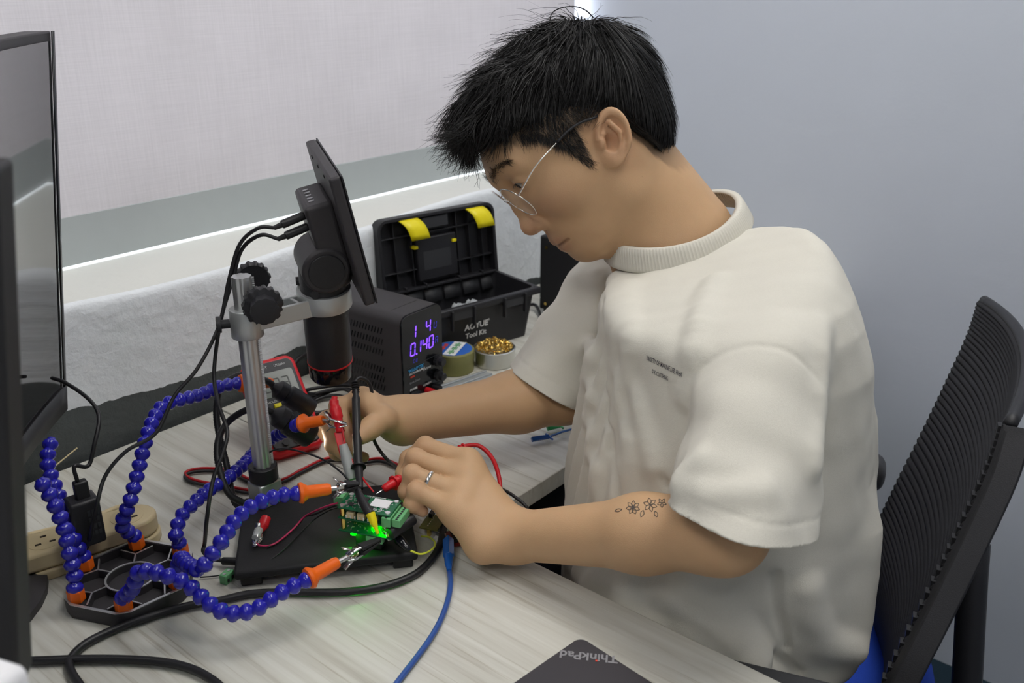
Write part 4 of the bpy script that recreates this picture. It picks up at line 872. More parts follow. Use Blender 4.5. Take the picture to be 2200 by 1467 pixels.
cable('lead', [Pr[-1], at(1000, 958, 1.09), at(1030, 958, 1.09), at(1058, 985, 1.08), at(1073, 1030, 1.06), at(1074, 1075, 1.045), at(1070, 1110, 1.04), onz(1040, 1130, .757), onz(1000, 1120, .755)], .0026, 'red_wire', parent=tr_)
for k in range(4): MB().lathe([(.0042, -.0012), (.0052, 0), (.0042, .0012)], 12, at(975+7*k, 971-3.4*k, 1.085+.001*k), nrm(Pr[-1]-Pr[-4])).build('strain_ridge', 'red_pl', tr_)
cable('red_lead', [onz(960, 990, .757), onz(1000, 998, .757), onz(1030, 1010, .757), onz(1052, 1040, .758), at(1072, 1085, 1.07), at(1098, 1110, 1.06), at(1110, 1135, 1.06), at(1140, 1215, 1.05), at(1120, 1290, 1.05)], .0024, 'red_wire', 'red lead drooping over the inner desk corner by the forearm')
cable('black_lead', [onz(980, 1040, .757), onz(1040, 1047, .757), at(1075, 1050, 1.10), at(1110, 1070, 1.085), at(1136, 1098, 1.08), at(1140, 1150, 1.09)], .0020, 'rubber', 'black lead drooping over the desk edge right of the red leads')
cable('thin_wire', [onz(985, 985, .755), onz(1010, 982, .757), onz(1033, 996, .757), onz(1046, 1025, .757), onz(1045, 1052, .755)], .0008, 'rubber', 'hair-thin black wire arching behind the near hand')
cable('thin_wire', [onz(1000, 1000, .754), onz(1012, 975, .756), onz(1020, 960, .758)], .0008, K['clear'], 'thin clear wire standing behind the red probe')
# zip lead red and black
ZP = [(860, 1000), (820, 985), (780, 988), (740, 984), (700, 985), (650, 1008), (600, 1032), (540, 1030), (500, 1012), (450, 1006), (412, 1009), (398, 1018), (415, 1030), (470, 1042), (540, 1054)]
zl = thing('twin_lead', 'red and black twin lead snaking across the desk behind the post', 'cable', onz(600, 1030, .75))
cable('red_core', [onz(x, y, .7535) for x, y in ZP], .0021, 'red_wire', parent=zl)
cable('black_core', [onz(x-1, y+6, .7535) for x, y in ZP], .0021, 'rubber', parent=zl)
# ---------------------------------------------------------------- red crocodile clip gripped by a blue arm
t = thing('crocodile_lead', 'glossy red crocodile clip clamped beside the far hand', 'clip', at(722, 900, 1.055))
MB().tube(spline([at(719, 852, 1.06), at(718, 866, 1.058), at(722, 885, 1.055), at(727, 905, 1.053), at(731, 928, 1.052)], 5), [.0035]*3+[.0052]*5+[.0066]*6+[.0052]*7, 14).build('boot', 'red_pl', t, smooth='all')
MB().box((0, 0, 0), (.060*.5, .009, .004), basis(at(733, 955, 1.048), at(745, 995, 1.043)-at(727, 925, 1.052), -ray(735, 955))).build('flat_jaw', 'red_pl', t, bevel=.001)
MB().tube([at(737, 955, 1.045), at(745, 985, 1.042), at(757, 1030, 1.036)], [.0048, .0068, .0062], 12).build('grey_sleeve', mat('grey_sleeve', (.34, .36, .35), .4), t)
cable('red_lead', [at(735, 915, 1.05), at(742, 955, 1.043), at(762, 1000, 1.036), at(785, 1035, 1.015), at(803, 1057, 1.006)], .0011, 'red_wire', 'thin red wire from the red crocodile clip down to the board')
cable('black_lead', [onz(560, 1034, .80), at(553, 1022, 1.06), at(560, 990, 1.06), at(590, 966, 1.058), at(630, 966, 1.05), at(690, 985, 1.03), at(730, 1012, 1.010), at(752, 1036, .995), at(767, 1054, .984)], .0011, 'rubber', 'thin dark wire arching from the post to the yellow-tipped hook')
hk = thing('hook_probe', 'black test hook with a yellow tip leaning on the board', 'probe', at(812, 1146, .952))
MB().tube([at(766, 1050, .985), at(772, 1064, .978), at(790, 1097, .960), at(797, 1105, .957)], [.003, .0042, .0050, .0048], 12).build('hook_body', 'rubber', hk)
MB().tube([at(796, 1103, .957), at(803, 1122, .954), at(808, 1136, .953), at(812, 1147, .952)], [.0050, .0040, .0020, .0016], 12).build('hook_tip', 'yellow_pl', hk)
# black rubber boot across the board's right corner, lime wire
t = thing('crocodile_lead', 'black rubber clip boot on the right corner of the boards', 'clip', at(860, 1130, .98))
MB().tube([at(838, 1146, .972), at(843, 1142, .974), at(886, 1114, .992), at(890, 1111, .993)], [.0065, .0075, .0068, .0052], 14).build('boot', 'rubber', t)
crocodile('clip', at(838, 1140, .976), at(818, 1132, .984), t, False)
t = thing('crocodile_lead', 'black clip with lime wire lying on the base plate', 'clip', at(870, 1170, .985))
MB().tube([at(848, 1148, .990), at(858, 1160, .985), at(872, 1174, .98), at(882, 1183, .978)], [.004, .0055, .004, .002], 12).build('boot', 'black_gl', t)
cable('lime_wire', [at(882, 1183, .978), onz(905, 1190, .774), onz(928, 1180, .772), onz(935, 1166, .768), onz(922, 1154, .760), onz(905, 1152, .758)], .0011, 'yellow_wire', parent=t)
# ---------------------------------------------------------------- desk cables
cable('thick_cable', [onz(x, y, .7555) for x, y in ((955, 1120), (950, 1150), (938, 1185), (905, 1224), (860, 1248), (800, 1264), (720, 1272), (620, 1272), (540, 1275), (470, 1290), (400, 1302), (330, 1322), (250, 1350), (185, 1382), (152, 1415), (152, 1440), (175, 1475), (215, 1520), (280, 1580), (330, 1680), (320, 1850), (250, 2100))], .0040, 'rubber', 'thick black cable sweeping across the desk in front of the boards', sub=10)
cable('thick_cable', [onz(x, y, .7555) for x, y in ((-40, 1420), (75, 1419), (160, 1416), (250, 1416), (330, 1420), (390, 1430), (440, 1450), (485, 1485), (550, 1560), (590, 1700), (580, 1900), (520, 2200))], .0040, 'rubber', 'thick black cable crossing the bottom left corner of the desk', sub=10)
ub = thing('usb_cable', 'blue USB cable running toward the camera from a red board', 'cable', onz(965, 1190, .75))
MB().tube([onz(963, 1158, .762), onz(964, 1196, .760)], .0066, 4).build('plug', 'blue_usb_plug', ub, smooth=False, bevel=.001)
MB().tube([onz(964, 1194, .760), onz(964, 1212, .758), onz(965, 1225, .757)], [.0055, .0042, .0026], 12).build('plug_boot', 'blue_usb_plug', ub)
cable('jacket', [onz(x, y, .754) for x, y in ((964, 1218), (968, 1250), (962, 1290), (945, 1335), (922, 1375), (893, 1415), (862, 1455), (830, 1500), (770, 1600), (740, 1720), (760, 1900), (740, 2200))], .0030, 'blue_usb', parent=ub)
pr = onz(972, 1152, .757); t = thing('breakout_board', 'small red circuit board under the near wrist', 'circuit board', (pr[0], pr[1], DZ), 1.0)
B('board', 'pcb_red', t, (0, 0, .004), (.030, .018, .0016))
for k in range(5): B('header_pin', 'silkwhite', t, (-.010+k*.005, .007, .006), (.0015, .0015, .005)); B('chip', 'chip', t, (-.009+k*.0045, -.002, .0056), (.003, .004, .0016))
B('usb_socket', 'steel', t, (.010, -.006, .0065), (.009, .006, .004), .0005)
po = onz(930, 1122, .76); t = thing('adapter_board', 'olive circuit board lying behind the near hand', 'circuit board', (po[0], po[1], DZ), .4)
B('board', 'olive_pcb', t, (0, 0, .010), (.030, .022, .0016)); B('pin_header', 'rubber', t, (.012, .006, .013), (.010, .004, .006)); B('pin_header', 'rubber', t, (.002, -.014, .006), (.018, .004, .005))
for k in range(6): B('component', 'silkwhite', t, (-.010+k*.004, .002, .0113), (.002, .0012, .001))
B('spacer', 'brass', t, (-.012, 0, .0045), (.004, .004, .009))
for k, (x, y, a) in enumerate(((952, 1130, .2), (965, 1118, .9), (940, 1160, .5), (925, 1105, 1.4), (948, 1142, 2.0))):
    p = onz(x, y, .7515); mb = MB(Tm((p[0], p[1], .7512+.0006*k), a)); mb.add([(-.009, -.005, 0), (.008, -.006, 0), (.010, .004, .001), (-.002, .007, 0), (-.010, .003, .0008)], [(0, 1, 2, 3, 4)])
    tag(mb.build('paper_scrap', 'paper', None, solid=.0004), 'torn white label scrap strewn behind the near wrist', 'paper scrap', 'label scraps on the desk')
# coloured mini hook clips
for nm, pts, c in (('blue', ((1142, 944), (1180, 938), (1212, 926), (1236, 920)), 'blue_usb_plug'), ('green', ((1176, 920), (1204, 914), (1240, 908)), None)):
    c = c or mat('green_clip', (.02, .35, .10), .4); P = [onz(x, y, .757) for x, y in pts]
    t = thing('hook_clip', '%s plastic mini hook clip on the desk by the far elbow' % nm, 'clip', P[0])
    MB().tube(P[:2], [.0045, .0038], 4).build('clip_body', c, t, smooth=False, bevel=.0006); MB().tube(P[1:], .0016, 8).build('clip_stem', c, t)
    s_ = nrm(np.cross(P[-1]-P[0], (0, 0, 1))); MB().tube([P[1]-s_*.009, P[1]+s_*.009], .0016, 6).build('clip_wing', c, t)
tag(MB().tube([onz(112, 1006, .756), onz(166, 962, .770)], .0009, 6).build('wooden_pick', mat('pale_wood', (.62, .52, .3), .6), None), 'thin pale wooden pick lying behind the blue arms', 'pick')
# ================================================================== implicit-surface modelling
def smin(a, b, k): h = np.clip(.5+.5*(b-a)/k, 0, 1); return b+(a-b)*h-k*h*(1-h)
def smax(a, b, k): return -smin(-a, -b, k)
def sph(P, c, r): return np.linalg.norm(P-np.asarray(c, np.float32), axis=-1)-r
def ell(P, c, r):
    q = P-np.asarray(c, np.float32); r = np.asarray(r, np.float32); k0 = np.linalg.norm(q/r, axis=-1); k1 = np.linalg.norm(q/(r*r), axis=-1)+1e-9
    return k0*(k0-1)/k1
def cap(P, a, b, ra, rb=None):
    rb = ra if rb is None else rb; a = np.asarray(a, np.float32); b = np.asarray(b, np.float32); ba = b-a; pa = P-a
    t = np.clip((pa@ba)/float(ba@ba), 0, 1); return np.linalg.norm(pa-t[..., None]*ba, axis=-1)-(ra+(rb-ra)*t)
def chain(P, pts, rr, k=.004):
    d = None
    for i in range(len(pts)-1):
        c = cap(P, pts[i], pts[i+1], rr[i], rr[i+1]); d = c if d is None else smin(d, c, k)
    return d
def surface(f, lo, hi, h, NB=5, lip=1.22):
    lo = np.asarray(lo, np.float32); n = np.ceil((np.asarray(hi)-lo)/(h*NB)).astype(int)
    I = np.stack(np.meshgrid(*[np.arange(k) for k in n], indexing='ij'), -1).reshape(-1, 3)
    cen = lo+(I+.5).astype(np.float32)*(h*NB); keep = np.abs(np.concatenate([f(cen[i:i+400000]) for i in range(0, len(cen), 400000)])) < lip*NB*h*.87+.002
    I = I[keep]; off = np.stack(np.meshgrid(*[np.arange(NB+1)]*3, indexing='ij'), -1).reshape(-1, 3)
    N = n*NB+2; key = lambda c: (c[..., 0].astype(np.int64)*N[1]+c[..., 1])*N[2]+c[..., 2]
    keys = []; pos = []; quads = []
    cs = np.array([(i, j, k) for i in (0, 1) for j in (0, 1) for k in (0, 1)])
    edges = [(a, b) for a in range(8) for b in range(a+1, 8) if np.abs(cs[a]-cs[b]).sum() == 1]
    for s in range(0, len(I), 2500):
        blk = I[s:s+2500]; g = blk[:, None, :]*NB+off[None]; P = lo+g.astype(np.float32)*h
        D = f(P.reshape(-1, 3)).reshape(len(blk), NB+1, NB+1, NB+1)
        S = D < 0
        cnt = sum(S[:, a:a+NB, b:b+NB, c:c+NB].astype(np.int8) for a, b, c in cs)
        bi, i, j, k = np.nonzero((cnt > 0) & (cnt < 8))
        if not len(bi): continue
        cv = np.stack([D[bi, i+a, j+b, k+c] for a, b, c in cs], 1)
        acc = np.zeros((len(bi), 3)); num = np.zeros(len(bi))
        for a, b in edges:
            va, vb = cv[:, a], cv[:, b]; m = (va < 0) != (vb < 0); t = np.where(m, va/(va-vb+1e-12), 0)
            acc += np.where(m[:, None], cs[a]+t[:, None]*(cs[b]-cs[a]), 0); num += m
        c0 = np.stack([i, j, k], 1)+blk[bi]*NB; keys.append(key(c0)); pos.append(lo+(c0+acc/num[:, None])*h)
        for ax in range(3):
            d = np.eye(3, dtype=int)[ax]; a0_ = S[:, :NB, :NB, :NB]; a1_ = S[:, d[0]:d[0]+NB, d[1]:d[1]+NB, d[2]:d[2]+NB]
            bi, i, j, k = np.nonzero(a0_ != a1_)
            if not len(bi): continue
            c0 = np.stack([i, j, k], 1)+blk[bi]*NB; u = np.eye(3, dtype=int)[(ax+1) % 3]; w = np.eye(3, dtype=int)[(ax+2) % 3]
            q = np.stack([key(c0), key(c0-u), key(c0-u-w), key(c0-w)], 1); fl = a0_[bi, i, j, k]; q[~fl] = q[~fl][:, ::-1]; quads.append(q)
    keys = np.concatenate(keys); pos = np.concatenate(pos); o = np.argsort(keys); keys = keys[o]; pos = pos[o]; Q = np.concatenate(quads)
    ix = np.searchsorted(keys, Q); ix = np.clip(ix, 0, len(keys)-1); ok = (keys[ix] == Q).all(1); return pos, ix[ok]
def grad(f, P, e=.0015):
    g = np.stack([f(P+np.eye(3, dtype=np.float32)[a]*e)-f(P-np.eye(3, dtype=np.float32)[a]*e) for a in range(3)], -1); return g/(np.linalg.norm(g, axis=-1, keepdims=True)+1e-9)
def project(f, P, it=3, off=0.0):
    P = np.asarray(P, np.float32).copy()
    for _ in range(it): P -= grad(f, P)*(f(P)-off)[:, None]
    return P
def march(f, x, y, d0=.7, d1=1.6):
    x = np.atleast_1d(np.asarray(x, float)); y = np.atleast_1d(np.asarray(y, float)); r = FW+RT*((x-1100)/F_PX)[:, None]-UP*((y-733.5)/F_PX)[:, None]; t = np.full(len(x), d0)
    for _ in range(90):
        d = f((CAM+r*t[:, None]).astype(np.float32)); t = np.where((d > .0003) & (t < d1), t+np.clip(d, -.05, .1)*.7, t)
    P = CAM+r*t[:, None]; return P[0] if len(P) == 1 else P
def np_mesh(name, V, Q, m, parent, col=None, smooth='all', **kw):
    base = WM[parent]; inv = np.linalg.inv(base); V = np.asarray(V, float)@inv[:3, :3].T+inv[:3, 3]
    me = bpy.data.meshes.new(name); me.vertices.add(len(V)); me.vertices.foreach_set('co', V.astype(np.float32).ravel())
    Q = np.asarray(Q); w = Q.shape[1]; me.loops.add(len(Q)*w); me.loops.foreach_set('vertex_index', Q.ravel().astype(np.int32))
    me.polygons.add(len(Q)); me.polygons.foreach_set('loop_start', np.arange(0, len(Q)*w, w, dtype=np.int32)); me.polygons.foreach_set('loop_total', np.full(len(Q), w, np.int32)); me.update(calc_edges=True)
    if col is not None:
        a = me.color_attributes.new('tint', 'FLOAT_COLOR', 'POINT'); a.data.foreach_set('color', np.concatenate([col, np.ones((len(col), 1))], 1).astype(np.float32).ravel())
    return link(name, me, m, parent, smooth=smooth, **kw)
f32 = lambda p: np.asarray(p, np.float32)
def compact(V, Q, keepq):
    Q = Q[keepq]; u, inv = np.unique(Q, return_inverse=True); return V[u], inv.reshape(Q.shape), u
# ================================================================== the person
HY, HP, HR = np.radians([150.8, 36.4, 17.7]); HO = at(1250.6, 318.2, 1.069)
def rotm(yaw, pit, rol):
    cy, sy, cp, sp_, cr, sr = math.cos(yaw), math.sin(yaw), math.cos(pit), math.sin(pit), math.cos(rol), math.sin(rol)
    return np.array([[cy, -sy, 0], [sy, cy, 0], [0, 0, 1]])@np.array([[cp, 0, sp_], [0, 1, 0], [-sp_, 0, cp]])@np.array([[1, 0, 0], [0, cr, -sr], [0, sr, cr]])
HM = rotm(HY, HP, HR); H2W = lambda p: HO+np.asarray(p, float)@HM.T; HO3, HM3 = HO.astype(np.float32), HM.astype(np.float32); W2H = lambda P: (np.asarray(P, np.float32)-HO3)@HM3
def bp(x, y, yl): d = HM.T@ray(x, y); c = HM.T@(CAM-HO); return c+d*((yl-c[1])/d[1])
EC = np.array([-.014, .0755, -.004]); EA = np.array([-.5, 0, .866]); EB = np.array([.866, 0, .5])
def ear(q):
    p = q-f32(EC); u = p@f32(EA); v = p@f32(EB); w = p[:, 1]+.42*v-.002
    E = np.stack([u, v, w], -1)
    d = ell(E, (0, .001, -.001), (.028, .0165, .0062))
    d = smax(d, -ell(E, (.003, -.001, .0085), (.0225, .0120, .0088)), .003)
    e = np.sqrt((u/.0265)**2+(v/.0152)**2); rim = np.sqrt(((e-1)*.0185)**2+(w-.0045)**2)-.0036
    rim = rim+np.clip((-.010-u)*.25, 0, 1)+np.clip((v-.004)*(u < -.002)*.5, 0, 1)
    d = smin(d, rim, .003)
    d = smin(d, np.minimum(cap(E, (.015, .001, .0045), (.004, -.0062, .0058), .0028, .0032), cap(E, (.004, -.0062, .0058), (-.014, -.0045, .004), .0032, .0026)), .004)
    d = smin(d, cap(E, (.006, .011, .002), (.001, .002, .003), .0022, .0018), .003)
    d = smin(d, ell(E, (-.0045, .0125, .002), (.0062, .0042, .0052)), .003)
    d = smin(d, ell(E, (-.0225, .0020, .001), (.0095, .0092, .0048)), .005)
    return d, ell(E, (-.005, .002, .008), (.0105, .0074, .0150))
def head(P):
    L = W2H(P); q = L.copy(); q[:, 1] = np.abs(q[:, 1])
    d = ell(q, (-.010, 0, .040), (.098, .075, .080))
    d = smin(d, ell(q, (.040, 0, .036), (.062, .063, .058)), .03)
    d = smin(d, ell(q, (.036, 0, -.012), (.056, .058, .056)), .03)
    d = smin(d, ell(q, (.046, .040, -.016), (.034, .024, .026)), .022)
    d = smin(d, chain(q, [(-.004, .056, -.030), (.006, .052, -.060), (.060, .022, -.088)], [.014, .015, .015], .02), .034)
    d = smin(d, ell(q, (.034, 0, -.062), (.045, .043, .040)), .03)
    d = smin(d, ell(q, (.068, 0, -.090), (.0185, .021, .0155)), .020)
    d = smin(d, ell(q, (.064, 0, -.054), (.0285, .030, .026)), .020)
    d = smin(d, cap(q, (.092, .008, .036), (.077, .047, .039), .0095, .0080), .016)
    d = smax(d, -ell(q, (.104, .033, .020), (.016, .020, .0135)), .010)
    d = smin(d, ell(q, (.0790, .0340, .0215), (.0140, .0168, .0128)), .004)
    d = smax(d, -ell(q, (.0925, .0350, .0185), (.007, .0132, .0036)), .0012)
    d = smin(d, chain(q, [(.089, 0, .020), (.0965, 0, -.004), (.1020, 0, -.0265)], [.0085, .0085, .0098], .01), .012)
    d = smin(d, sph(q, (.1030, 0, -.0290), .0100), .008)
    d = smin(d, ell(q, (.0905, .0125, -.0335), (.0115, .0078, .0080)), .006)
    d = smax(d, -ell(q, (.0965, .0068, -.0425), (.0048, .0032, .0050)), .0025)
    d = smax(d, -cap(q, (.080, .0215, -.030), (.078, .026, -.046), .0012, .0016), .006)
    d = smin(d, chain(q, [(.0765, .0235, -.0635), (.0890, .011, -.0600), (.0920, 0, -.0605)], [.0030, .0050, .0052], .006), .005)
    d = smin(d, chain(q, [(.0755, .0225, -.0665), (.0855, .010, -.0715), (.0875, 0, -.0722)], [.0030, .0056, .0062], .006), .005)
    d = smax(d, -chain(q, [(.0820, .0270, -.0648), (.0935, .012, -.0660), (.0985, 0, -.0670)], [.0014, .0019, .0019], .003), .0014)
    de, dc = ear(q); d = smin(d, de, .005); d = smax(d, -dc, .003)
    p_ = q-f32(EC); E_ = np.stack([p_@f32(EA), p_@f32(EB), p_[:, 1]+.42*(p_@f32(EB))-.002], -1); d = smin(d, ell(E_, (-.0045, .0118, .0025), (.0062, .0040, .0050)), .003)
    return d
NB_ = at(1462, 505, 1.095); NF = at(1404, 545, 1.098)
SL, EL, WL = at(1645, 785, .885), at(1550, 1142, .846), at(1105, 1152, .990)
SR, ER, WR = at(1345, 590, 1.225), at(1212, 846, 1.205), at(865, 903, 1.128)
TA = math.radians(140); TF = np.array([math.cos(TA), math.sin(TA), 0]); TLv = np.array([-TF[1], TF[0], 0]); T0 = at(1540, 1000, 1.07)*[1, 1, 0]
HB = T0-TF*.015
def neck(P):
    d = cap(P, H2W((-.030, 0, -.035)), NB_, .054, .060)
    d = smin(d, cap(P, H2W((.012, 0, -.072)), NF, .036, .036), .03)
    d = smin(d, cap(P, H2W((-.022, .050, -.035)), at(1402, 525, 1.07), .014, .011), .03)
    return d
def torso(P):
    d = cap(P, NB_+[0, 0, -.05], HB+[0, 0, .86], .075, .10)
    d = smin(d, cap(P, HB+TLv*.07+[0, 0, .93], HB-TLv*.07+[0, 0, .93], .085), .05)
    for s in (SL, SR): d = smin(d, cap(P, NB_+[0, 0, -.070], s+[0, 0, -.010], .035, .040), .03)
    return d
def arms(P):
    d = chain(P, [SL, EL], [.048, .033], .01)
    fm = EL*.66+WL*.34
    d = smin(d, chain(P, [EL+(WL-EL)*-.02, fm, WL], [.0340, .0352, .0252], .02), .03)
    d = smin(d, sph(P, EL+nrm(EL-WL)*.008+np.array([0, 0, .004]), .030), .015)
    fr = ER*.70+WR*.30
    d2 = chain(P, [SR, ER], [.046, .036], .01); d2 = smin(d2, chain(P, [ER, fr, WR], [.0365, .0370, .0270], .02), .02)
    return np.minimum(d, d2)
A3 = lambda L: [at(*p) for p in L]
LH = dict(index=A3([(1003, 992, 1.030), (914, 958, 1.046), (878, 985, 1.050), (862, 1016, 1.047)]), middle=A3([(996, 1024, 1.014), (893, 984, 1.026), (871, 1024, 1.030), (868, 1056, 1.028)]),
          ring=A3([(984, 1060, .999), (886, 1018, 1.005), (874, 1056, 1.008), (884, 1084, 1.010)]), pinky=A3([(975, 1096, .987), (893, 1054, .990), (884, 1084, .992), (908, 1098, .997)]),
          thumb=A3([(1050, 1095, 1.035), (985, 1060, 1.055), (925, 1045, 1.062), (880, 1038, 1.056)]))
RH = dict(index=A3([(778, 860, 1.112), (727, 872, 1.092), (744, 930, 1.078), (762, 972, 1.070)]), middle=A3([(768, 866, 1.135), (703, 902, 1.120), (716, 956, 1.105), (750, 984, 1.092)]),
          ring=A3([(772, 876, 1.155), (702, 928, 1.140), (724, 972, 1.124), (762, 986, 1.108)]), pinky=A3([(785, 890, 1.170), (732, 948, 1.158), (756, 978, 1.142), (782, 982, 1.128)]),
          thumb=A3([(845, 905, 1.112), (822, 900, 1.088), (800, 916, 1.072), (776, 936, 1.062)]))
FR = dict(index=(.0125, .0098, .0088, .0072), middle=(.0125, .0100, .0088, .0074), ring=(.0120, .0095, .0084, .0070), pinky=(.0115, .0085, .0075, .0064), thumb=(.0170, .0135, .0122, .0102))
def hand(P, H, Wr, extra):
    pal = None
    for k in ('index', 'middle', 'ring', 'pinky'):
        c = cap(P, Wr, H[k][0], .0205, .0130); pal = c if pal is None else smin(pal, c, .012)
    fs = [k for k in ('index', 'middle', 'ring', 'pinky')]
    for a, b in zip(fs[:-1], fs[1:]): pal = smin(pal, cap(P, H[a][0]*.92+Wr*.08, H[b][0]*.92+Wr*.08, .0125), .010)
    for e in extra: pal = smin(pal, cap(P, *e), .014)
    d = pal
    fing = None
    for k in fs:
        p = H[k]; c = chain(P, p, FR[k], .005)
        for j in (1, 2): c = smin(c, sph(P, p[j], FR[k][j]*1.06), .004)
        fing = c if fing is None else smin(fing, c, .0022)
    th = chain(P, H['thumb'], FR['thumb'], .006); t3 = H['thumb']; th = smin(th, sph(P, t3[2]*.55+t3[3]*.45, .0112), .006)
    d = smin(d, fing, .007); return smin(d, th, .006)
LX = [(LH['pinky'][0], at(1040, 1166, .980), .0145, .0195), (at(1040, 1166, .980), WL, .0190, .0220), (LH['thumb'][0], WL, .017, .021), (LH['thumb'][0], LH['index'][0], .014, .012)]
RX = [(RH['thumb'][0], WR, .018, .023), (RH['thumb'][1], RH['index'][0], .0135, .0125), (RH['pinky'][0], WR, .015, .022)]
def gbox(pts, m): pts = np.array(pts); return pts.min(0)-m, pts.max(0)+m
GROUPS = [(head, *gbox([H2W((x, y, z)) for x in (-.12, .12) for y in (-.1, .1) for z in (-.12, .13)], .02), .025), (neck, *gbox([HO, NB_, NF, H2W((-.03, 0, -.035))], .12), .028),
          (torso, *gbox([NB_, HB+[0, 0, .86], SL, SR, HB+TLv*.08+[0, 0, .93], HB-TLv*.08+[0, 0, .93]], .13), .03), (arms, *gbox([SL, EL, WL, SR, ER, WR], .08), .02),
          (lambda P: hand(P, LH, WL, LX), *gbox(sum(LH.values(), [])+[WL, at(1040, 1166, .98)], .035), .012), (lambda P: hand(P, RH, WR, RX), *gbox(sum(RH.values(), [])+[WR], .035), .012)]
def body(P):
    P = np.asarray(P, np.float32); out = np.full(len(P), .5, np.float32)
    for g, lo, hi, k in GROUPS:
        m = ((P > lo-.03) & (P < hi+.03)).all(1)
        if m.any(): out[m] = smin(out[m], g(P[m]), k)
    return out
person = thing('person', 'person in cream T-shirt and round glasses bent over the desk, probing a circuit board', 'person', (HB[0], HB[1], .0))
lo = np.min([g[1] for g in GROUPS], 0); hi = np.max([g[2] for g in GROUPS], 0)
BV, BQ = surface(body, lo, hi, .0017)
# --- skin colouring
HX = np.array([-.2, -.075, -.055, -.045, -.035, -.02, .004, .012, .014, .024, .030, .035, .05, .07, .097, .12]); HZ = np.array([-.09, -.088, -.078, -.05, -.012, .030, .030, .028, -.002, -.006, .014, .024, .047, .061, .074, .082])
hairz = lambda x: np.interp(x, HX, HZ)
def blend(c, t, w): return c*(1-w[:, None])+np.asarray(t)*w[:, None]
def gauss(L, c, s): return np.exp(-((L-np.asarray(c))**2/(np.asarray(s)**2)).sum(1))
col = np.tile(np.array([.540, .342, .190]), (len(BV), 1)); Lh = W2H(BV); inh = (np.linalg.norm(Lh, axis=1) < .19)
La = Lh.copy(); La[:, 1] = np.abs(La[:, 1])
w = inh*.75*np.maximum(gauss(La, (.088, .010, -.060), (.012, .014, .0055)), gauss(La, (.086, .009, -.0715), (.012, .014, .0055))); col = blend(col, (.34, .155, .115), np.clip(w, 0, 1))
col = blend(col, (.14, .05, .04), inh*.8*np.exp(-((La[:, 2]+.0655+.0*La[:, 1])/.0018)**2)*np.exp(-((La[:, 0]-.088)/.012)**2)*np.exp(-(La[:, 1]/.020)**4))  # shade of the mouth crease, painted into the skin tint
col = blend(col, (.52, .25, .16), inh*.55*gauss(La, (.10, 0, -.03), (.02, .02, .014))); col = blend(col, (.54, .27, .165), inh*.5*gauss(La, EC+[0, .004, 0], (.024, .016, .034)))
col = blend(col, (.47, .26, .165), inh*.5*gauss(La, (.075, .045, -.018), (.03, .025, .02)))
sk = hairz(Lh[:, 0]); fade = inh*np.clip(1-(sk+.002*np.sin(Lh[:, 0]*900)-Lh[:, 2])/.010, 0, 1)*(np.abs(Lh[:, 1]) < .0775)*(Lh[:, 2] > -.1); nape = np.clip((Lh[:, 2]+.098-.0*Lh[:, 0])/.05, 0, 1); fade = np.where(Lh[:, 0] < -.03, fade*nape, fade); col = blend(col, (.035, .027, .023), np.clip(fade, 0, 1)*.72)
col = blend(col, (.30, .21, .15), inh*.35*np.clip(gauss(La, (.055, 0, -.09), (.035, .03, .02)), 0, 1)); col = blend(col, (.30, .20, .15), inh*.35*gauss(La, (.088, 0, -.052), (.014, .02, .006)))
for H in (LH, RH):
    for k, p in H.items():
        for j in (1, 2): col = blend(col, (.50, .245, .155), .45*np.exp(-((BV-p[j])**2).sum(1)/.010**2))
        col = blend(col, (.56, .29, .20), .5*np.exp(-((BV-p[3])**2).sum(1)/.010**2))
K['skin'] = mat('skin', (.5, .3, .2), .50, var=.05, nscale=60, bump=.00018, bscale=900, sss=.12, attr='tint', spec=.4)
np_mesh('body', BV, BQ, K['skin'], person, col)
# --- eyes
for s in (-1, 1):
    c = H2W((.0792, s*.0340, .0210)); axe = HM@nrm((.9, 0, -.30)); MB().lathe([(.0002, -.0125)]+[(.0125*math.sin(t), -.0125*math.cos(t)) for t in np.linspace(.2, 2.94, 14)]+[(.0002, .0125)], 24, c, axe).build('eyeball', 'eye', person, smooth='all')
    MB().lathe([(.0058, .0112), (.0056, .0117), (.003, .0126), (.0003, .0129)], 20, c, axe).build('iris', 'iris', person, smooth='all')
# --- strands helper
def ribbons(P, wid, up):            # P (n,s,3) world
    n, s = P.shape[:2]; T = np.gradient(P, axis=1); T /= np.linalg.norm(T, axis=2, keepdims=True)+1e-9
    S = np.cross(T, up[:, None, :]); S /= np.linalg.norm(S, axis=2, keepdims=True)+1e-9
    tw = np.linspace(1, .25, s)[None, :, None]*wid[:, None, None]
    V = np.stack([P-S*tw, P+S*tw], 2).reshape(-1, 3); b = (np.arange(n)*s*2)[:, None]+np.arange(s-1)[None]*2
    return V, np.stack([b, b+1, b+3, b+2], -1).reshape(-1, 4)
def wob(P, seed, fr): 
    r = np.random.default_rng(seed); o = np.zeros(P.shape)
    for _ in range(4):
        k = r.normal(size=(3, 3))*fr; ph = r.uniform(0, 6.3, 3); o += np.sin(P@k.T+ph)
    return o/4
def wob1(P, seed, fr):
    r = np.random.default_rng(seed); o = 0
    for _ in range(4): o = o+np.sin(P@(r.normal(size=3)*fr).astype(np.float32)+np.float32(r.uniform(0, 6.3)))
    return o*.35
